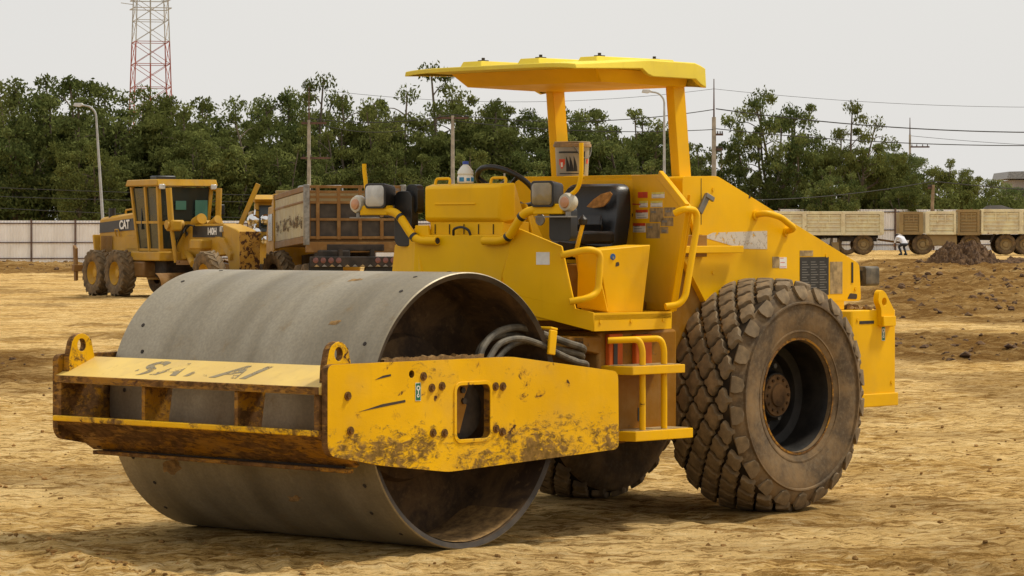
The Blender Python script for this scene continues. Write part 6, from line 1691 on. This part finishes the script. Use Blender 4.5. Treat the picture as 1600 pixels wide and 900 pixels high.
def tree_proto(seed, kind):
    """unit-height tree: trunk mesh and crown mesh"""
    rng = np.random.default_rng(seed)
    tb = MB(); cen = []; rad = []
    sparse = kind == 's'
    fork = .30 if not sparse else .36
    base = Vector((0, 0, 0)); pts = [base]
    for k in range(1, 5): pts.append(Vector((rng.normal(0, .012), rng.normal(0, .012), fork * k / 4)) + Vector((pts[-1].x * .6, pts[-1].y * .6, 0)))
    tb.tube(pts, [.020, .017, .016, .015, .014], 7)
    nl = 10 if not sparse else 8
    for i in range(nl):
        az = 2 * PI * i / nl + rng.uniform(-.4, .4)
        spread = rng.uniform(.12, .32) if not sparse else rng.uniform(.08, .28)
        hgt = rng.uniform(.55, .97) if i else .97
        if i == 0: spread = .04
        start = pts[2 + (i % 3)]
        tip = Vector((math.cos(az) * spread, math.sin(az) * spread, hgt))
        mid = start.lerp(tip, .5) + Vector((math.cos(az) * .05, math.sin(az) * .05, -.02)) + Vector(rng.normal(0, .015, 3).tolist())
        limb = bez([start, mid, tip], 6)
        tb.tube(limb, [.011 * (1 - .8 * k / (len(limb) - 1)) + .0015 for k in range(len(limb))], 6)
        ns = 6 if not sparse else 7
        for j in range(ns):
            t = .35 + .62 * (j + rng.random() * .6) / ns
            q = limb[min(len(limb) - 1, int(t * (len(limb) - 1)))]
            a2 = az + rng.uniform(-1.5, 1.5); l2 = rng.uniform(.06, .16)
            e = q + Vector((math.cos(a2) * l2, math.sin(a2) * l2, rng.uniform(-.02, .10)))
            tb.tube(bez([q, q.lerp(e, .5) + Vector((0, 0, .02)), e], 3), [.0042, .0036, .003, .0026, .0022, .0018, .0014], 5)
            cen.append(e); rad.append(rng.uniform(.060, .105) if not sparse else rng.uniform(.04, .08))
            if rng.random() < .6:
                e2 = e + Vector((rng.normal(0, .06), rng.normal(0, .06), rng.normal(.02, .045))); cen.append(e2); rad.append(rng.uniform(.04, .075) if not sparse else rng.uniform(.03, .055))
        cen.append(tip); rad.append(rng.uniform(.05, .08))
    if not sparse:                                          # lower skirt of foliage
        for k in range(26):
            a = rng.uniform(0, 6.28); r_ = rng.uniform(.10, .30)
            cen.append(Vector((math.cos(a) * r_, math.sin(a) * r_, rng.uniform(.18, .5)))); rad.append(rng.uniform(.06, .10))
    cen = np.array([tuple(c) for c in cen]); rad = np.array(rad)
    top = (cen[:, 2] + rad * .7).max(); cen /= top; rad /= top
    tb.v = [(x / top, y / top, z / top) for x, y, z in tb.v]
    v, t = leaf_quads(rng, cen, rad, 24000 if not sparse else 15000, .0225 if not sparse else .020, .72, .55 if sparse else .2)
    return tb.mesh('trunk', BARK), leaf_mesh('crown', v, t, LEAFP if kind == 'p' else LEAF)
PROTO = {'d': [tree_proto(s, 'd') for s in (11, 12, 13, 14, 15)], 's': [tree_proto(s, 's') for s in (21, 22, 23)], 'p': [tree_proto(s, 'p') for s in (31, 32)]}
TREES = [
    (-30.7, 180, 9.7, 'd', 'broad tree cut off by the left picture edge'), (-27.6, 176, 8.6, 'd', 'dark bushy tree at the left edge below the tallest left crown'),
    (-27.4, 182, 11.2, 'd', 'tallest rounded tree at far left beside the street lamp'), (-25.0, 178, 10.8, 'd', 'tall dense tree directly behind the leaning street lamp'),
    (-23.6, 184, 10.9, 'd', 'tall tree between the leaning street lamp and the lattice tower'), (-21.2, 178, 9.0, 'd', 'dark tree below the left side of the lattice tower'),
    (-19.9, 182, 10.1, 'd', 'leafy tree covering the right foot of the lattice tower'), (-17.7, 178, 9.7, 'd', 'rounded tree above the grader cab roof'),
    (-15.7, 174, 8.6, 'd', 'lower dark tree right of the grader cab'), (-14.6, 182, 10.2, 'd', 'dense tree above the grader tilt arm'),
    (-13.0, 186, 10.6, 's', 'thin crowned tree left of the tall crossarm pole'), (-10.4, 180, 11.3, 's', 'tall airy tree right of the tall crossarm pole'),
    (-8.4, 176, 9.2, 's', 'open limbed tree above the left headlight'), (-7.0, 182, 8.6, 'd', 'low dense tree left of the console pole'),
    (-5.0, 178, 11.8, 's', 'tall airy tree touching the canopy front edge'), (-2.7, 182, 10.4, 's', 'branchy tree under the front of the canopy'),
    (-1.2, 178, 9.6, 'd', 'tree crown just below the middle of the canopy'), (.9, 184, 8.6, 'd', 'dark tree left of the far canopy post'),
    (3.1, 178, 9.1, 'd', 'dark tree right of the grey pail'), (5.2, 182, 9.3, 'd', 'leafy tree between the two canopy posts'),
    (6.8, 176, 8.9, 'd', 'dense tree left of the second street lamp'), (8.7, 182, 8.0, 'd', 'dark tree behind the near canopy post'),
    (10.3, 178, 7.0, 'd', 'low tree ending at the bare concrete pole'), (13.9, 176, 5.4, 'd', 'low bushy tree right of the bare concrete pole'),
    (14.5, 177, 10.2, 's', 'tall airy tree with drooping leaves right of the bare pole'), (16.9, 184, 6.9, 'd', 'dense tree between the two tall airy right trees'),
    (19.2, 178, 9.6, 's', 'tall airy tree standing above the dump trailer'), (21.0, 182, 6.3, 'd', 'lower dark tree behind the dump trailer end'),
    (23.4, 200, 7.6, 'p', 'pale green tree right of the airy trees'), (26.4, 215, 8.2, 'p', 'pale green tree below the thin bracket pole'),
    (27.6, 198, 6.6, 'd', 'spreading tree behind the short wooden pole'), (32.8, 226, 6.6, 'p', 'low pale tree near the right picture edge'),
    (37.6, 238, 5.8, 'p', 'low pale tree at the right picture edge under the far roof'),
    (-23.2, 172, 7.0, 'd', 'light leaved bushy tree behind the leaning lamp mast'), (-17.6, 172, 7.2, 'd', 'bushy tree directly behind the grader hood'),
    (-11.4, 172, 6.8, 'd', 'bushy tree behind the dump truck cab'), (-6.0, 172, 6.6, 'd', 'bushy tree behind the dump truck tailgate'), (-2.4, 172, 6.6, 'd', 'bushy tree behind the yellow console'),
    (1.8, 172, 6.4, 'd', 'bushy tree behind the steering wheel'), (6.6, 172, 6.2, 'd', 'bushy tree behind the bulkhead top'), (17.6, 173, 5.6, 'd', 'bushy tree behind the sloping engine hood'), (22.2, 176, 5.2, 'd', 'bushy tree behind the trailer drawbar gap')]
rngT = random.Random(12)
for i, (x, y, h, k, lab) in enumerate(TREES):
    s = 1.155
    X, Y, H = x * s, y * s, CAM_H + (h - CAM_H) * s
    tr, cr = PROTO[k][i % len(PROTO[k])]
    z = gz(X, Y)
    T = thing('leafy_tree', lab, 'tree', (X, Y, z), rngT.uniform(0, 6.28), 'trees behind the fence')
    H = H - z
    wd = 1.0 if k == 's' else rngT.uniform(.95, 1.15)
    T.scale = (H * wd, H * wd, H)
    link_mesh('trunk', tr, T); link_mesh('crown', cr, T)
def undergrowth():
    rng = np.random.default_rng(77)
    n = 420
    X = rng.uniform(-42, 52, n); Y = 203 + rng.uniform(0, 14, n) + np.clip(X, -30, 50) * .10
    Z = terrain(X, Y) + rng.uniform(.3, 3.6, n)
    Z = np.where((X > 30), np.minimum(Z, terrain(X, Y) + 3.0), Z)
    v, t = leaf_quads(rng, np.stack([X, Y, Z], -1), rng.uniform(.7, 1.5, n), 60000, .32, .8, .2)
    o = link_mesh('undergrowth', leaf_mesh('undergrowth', v, t, LEAF))
    tag(o, 'dense dark green undergrowth filling the space below the trees', 'undergrowth', kind='stuff')
undergrowth()
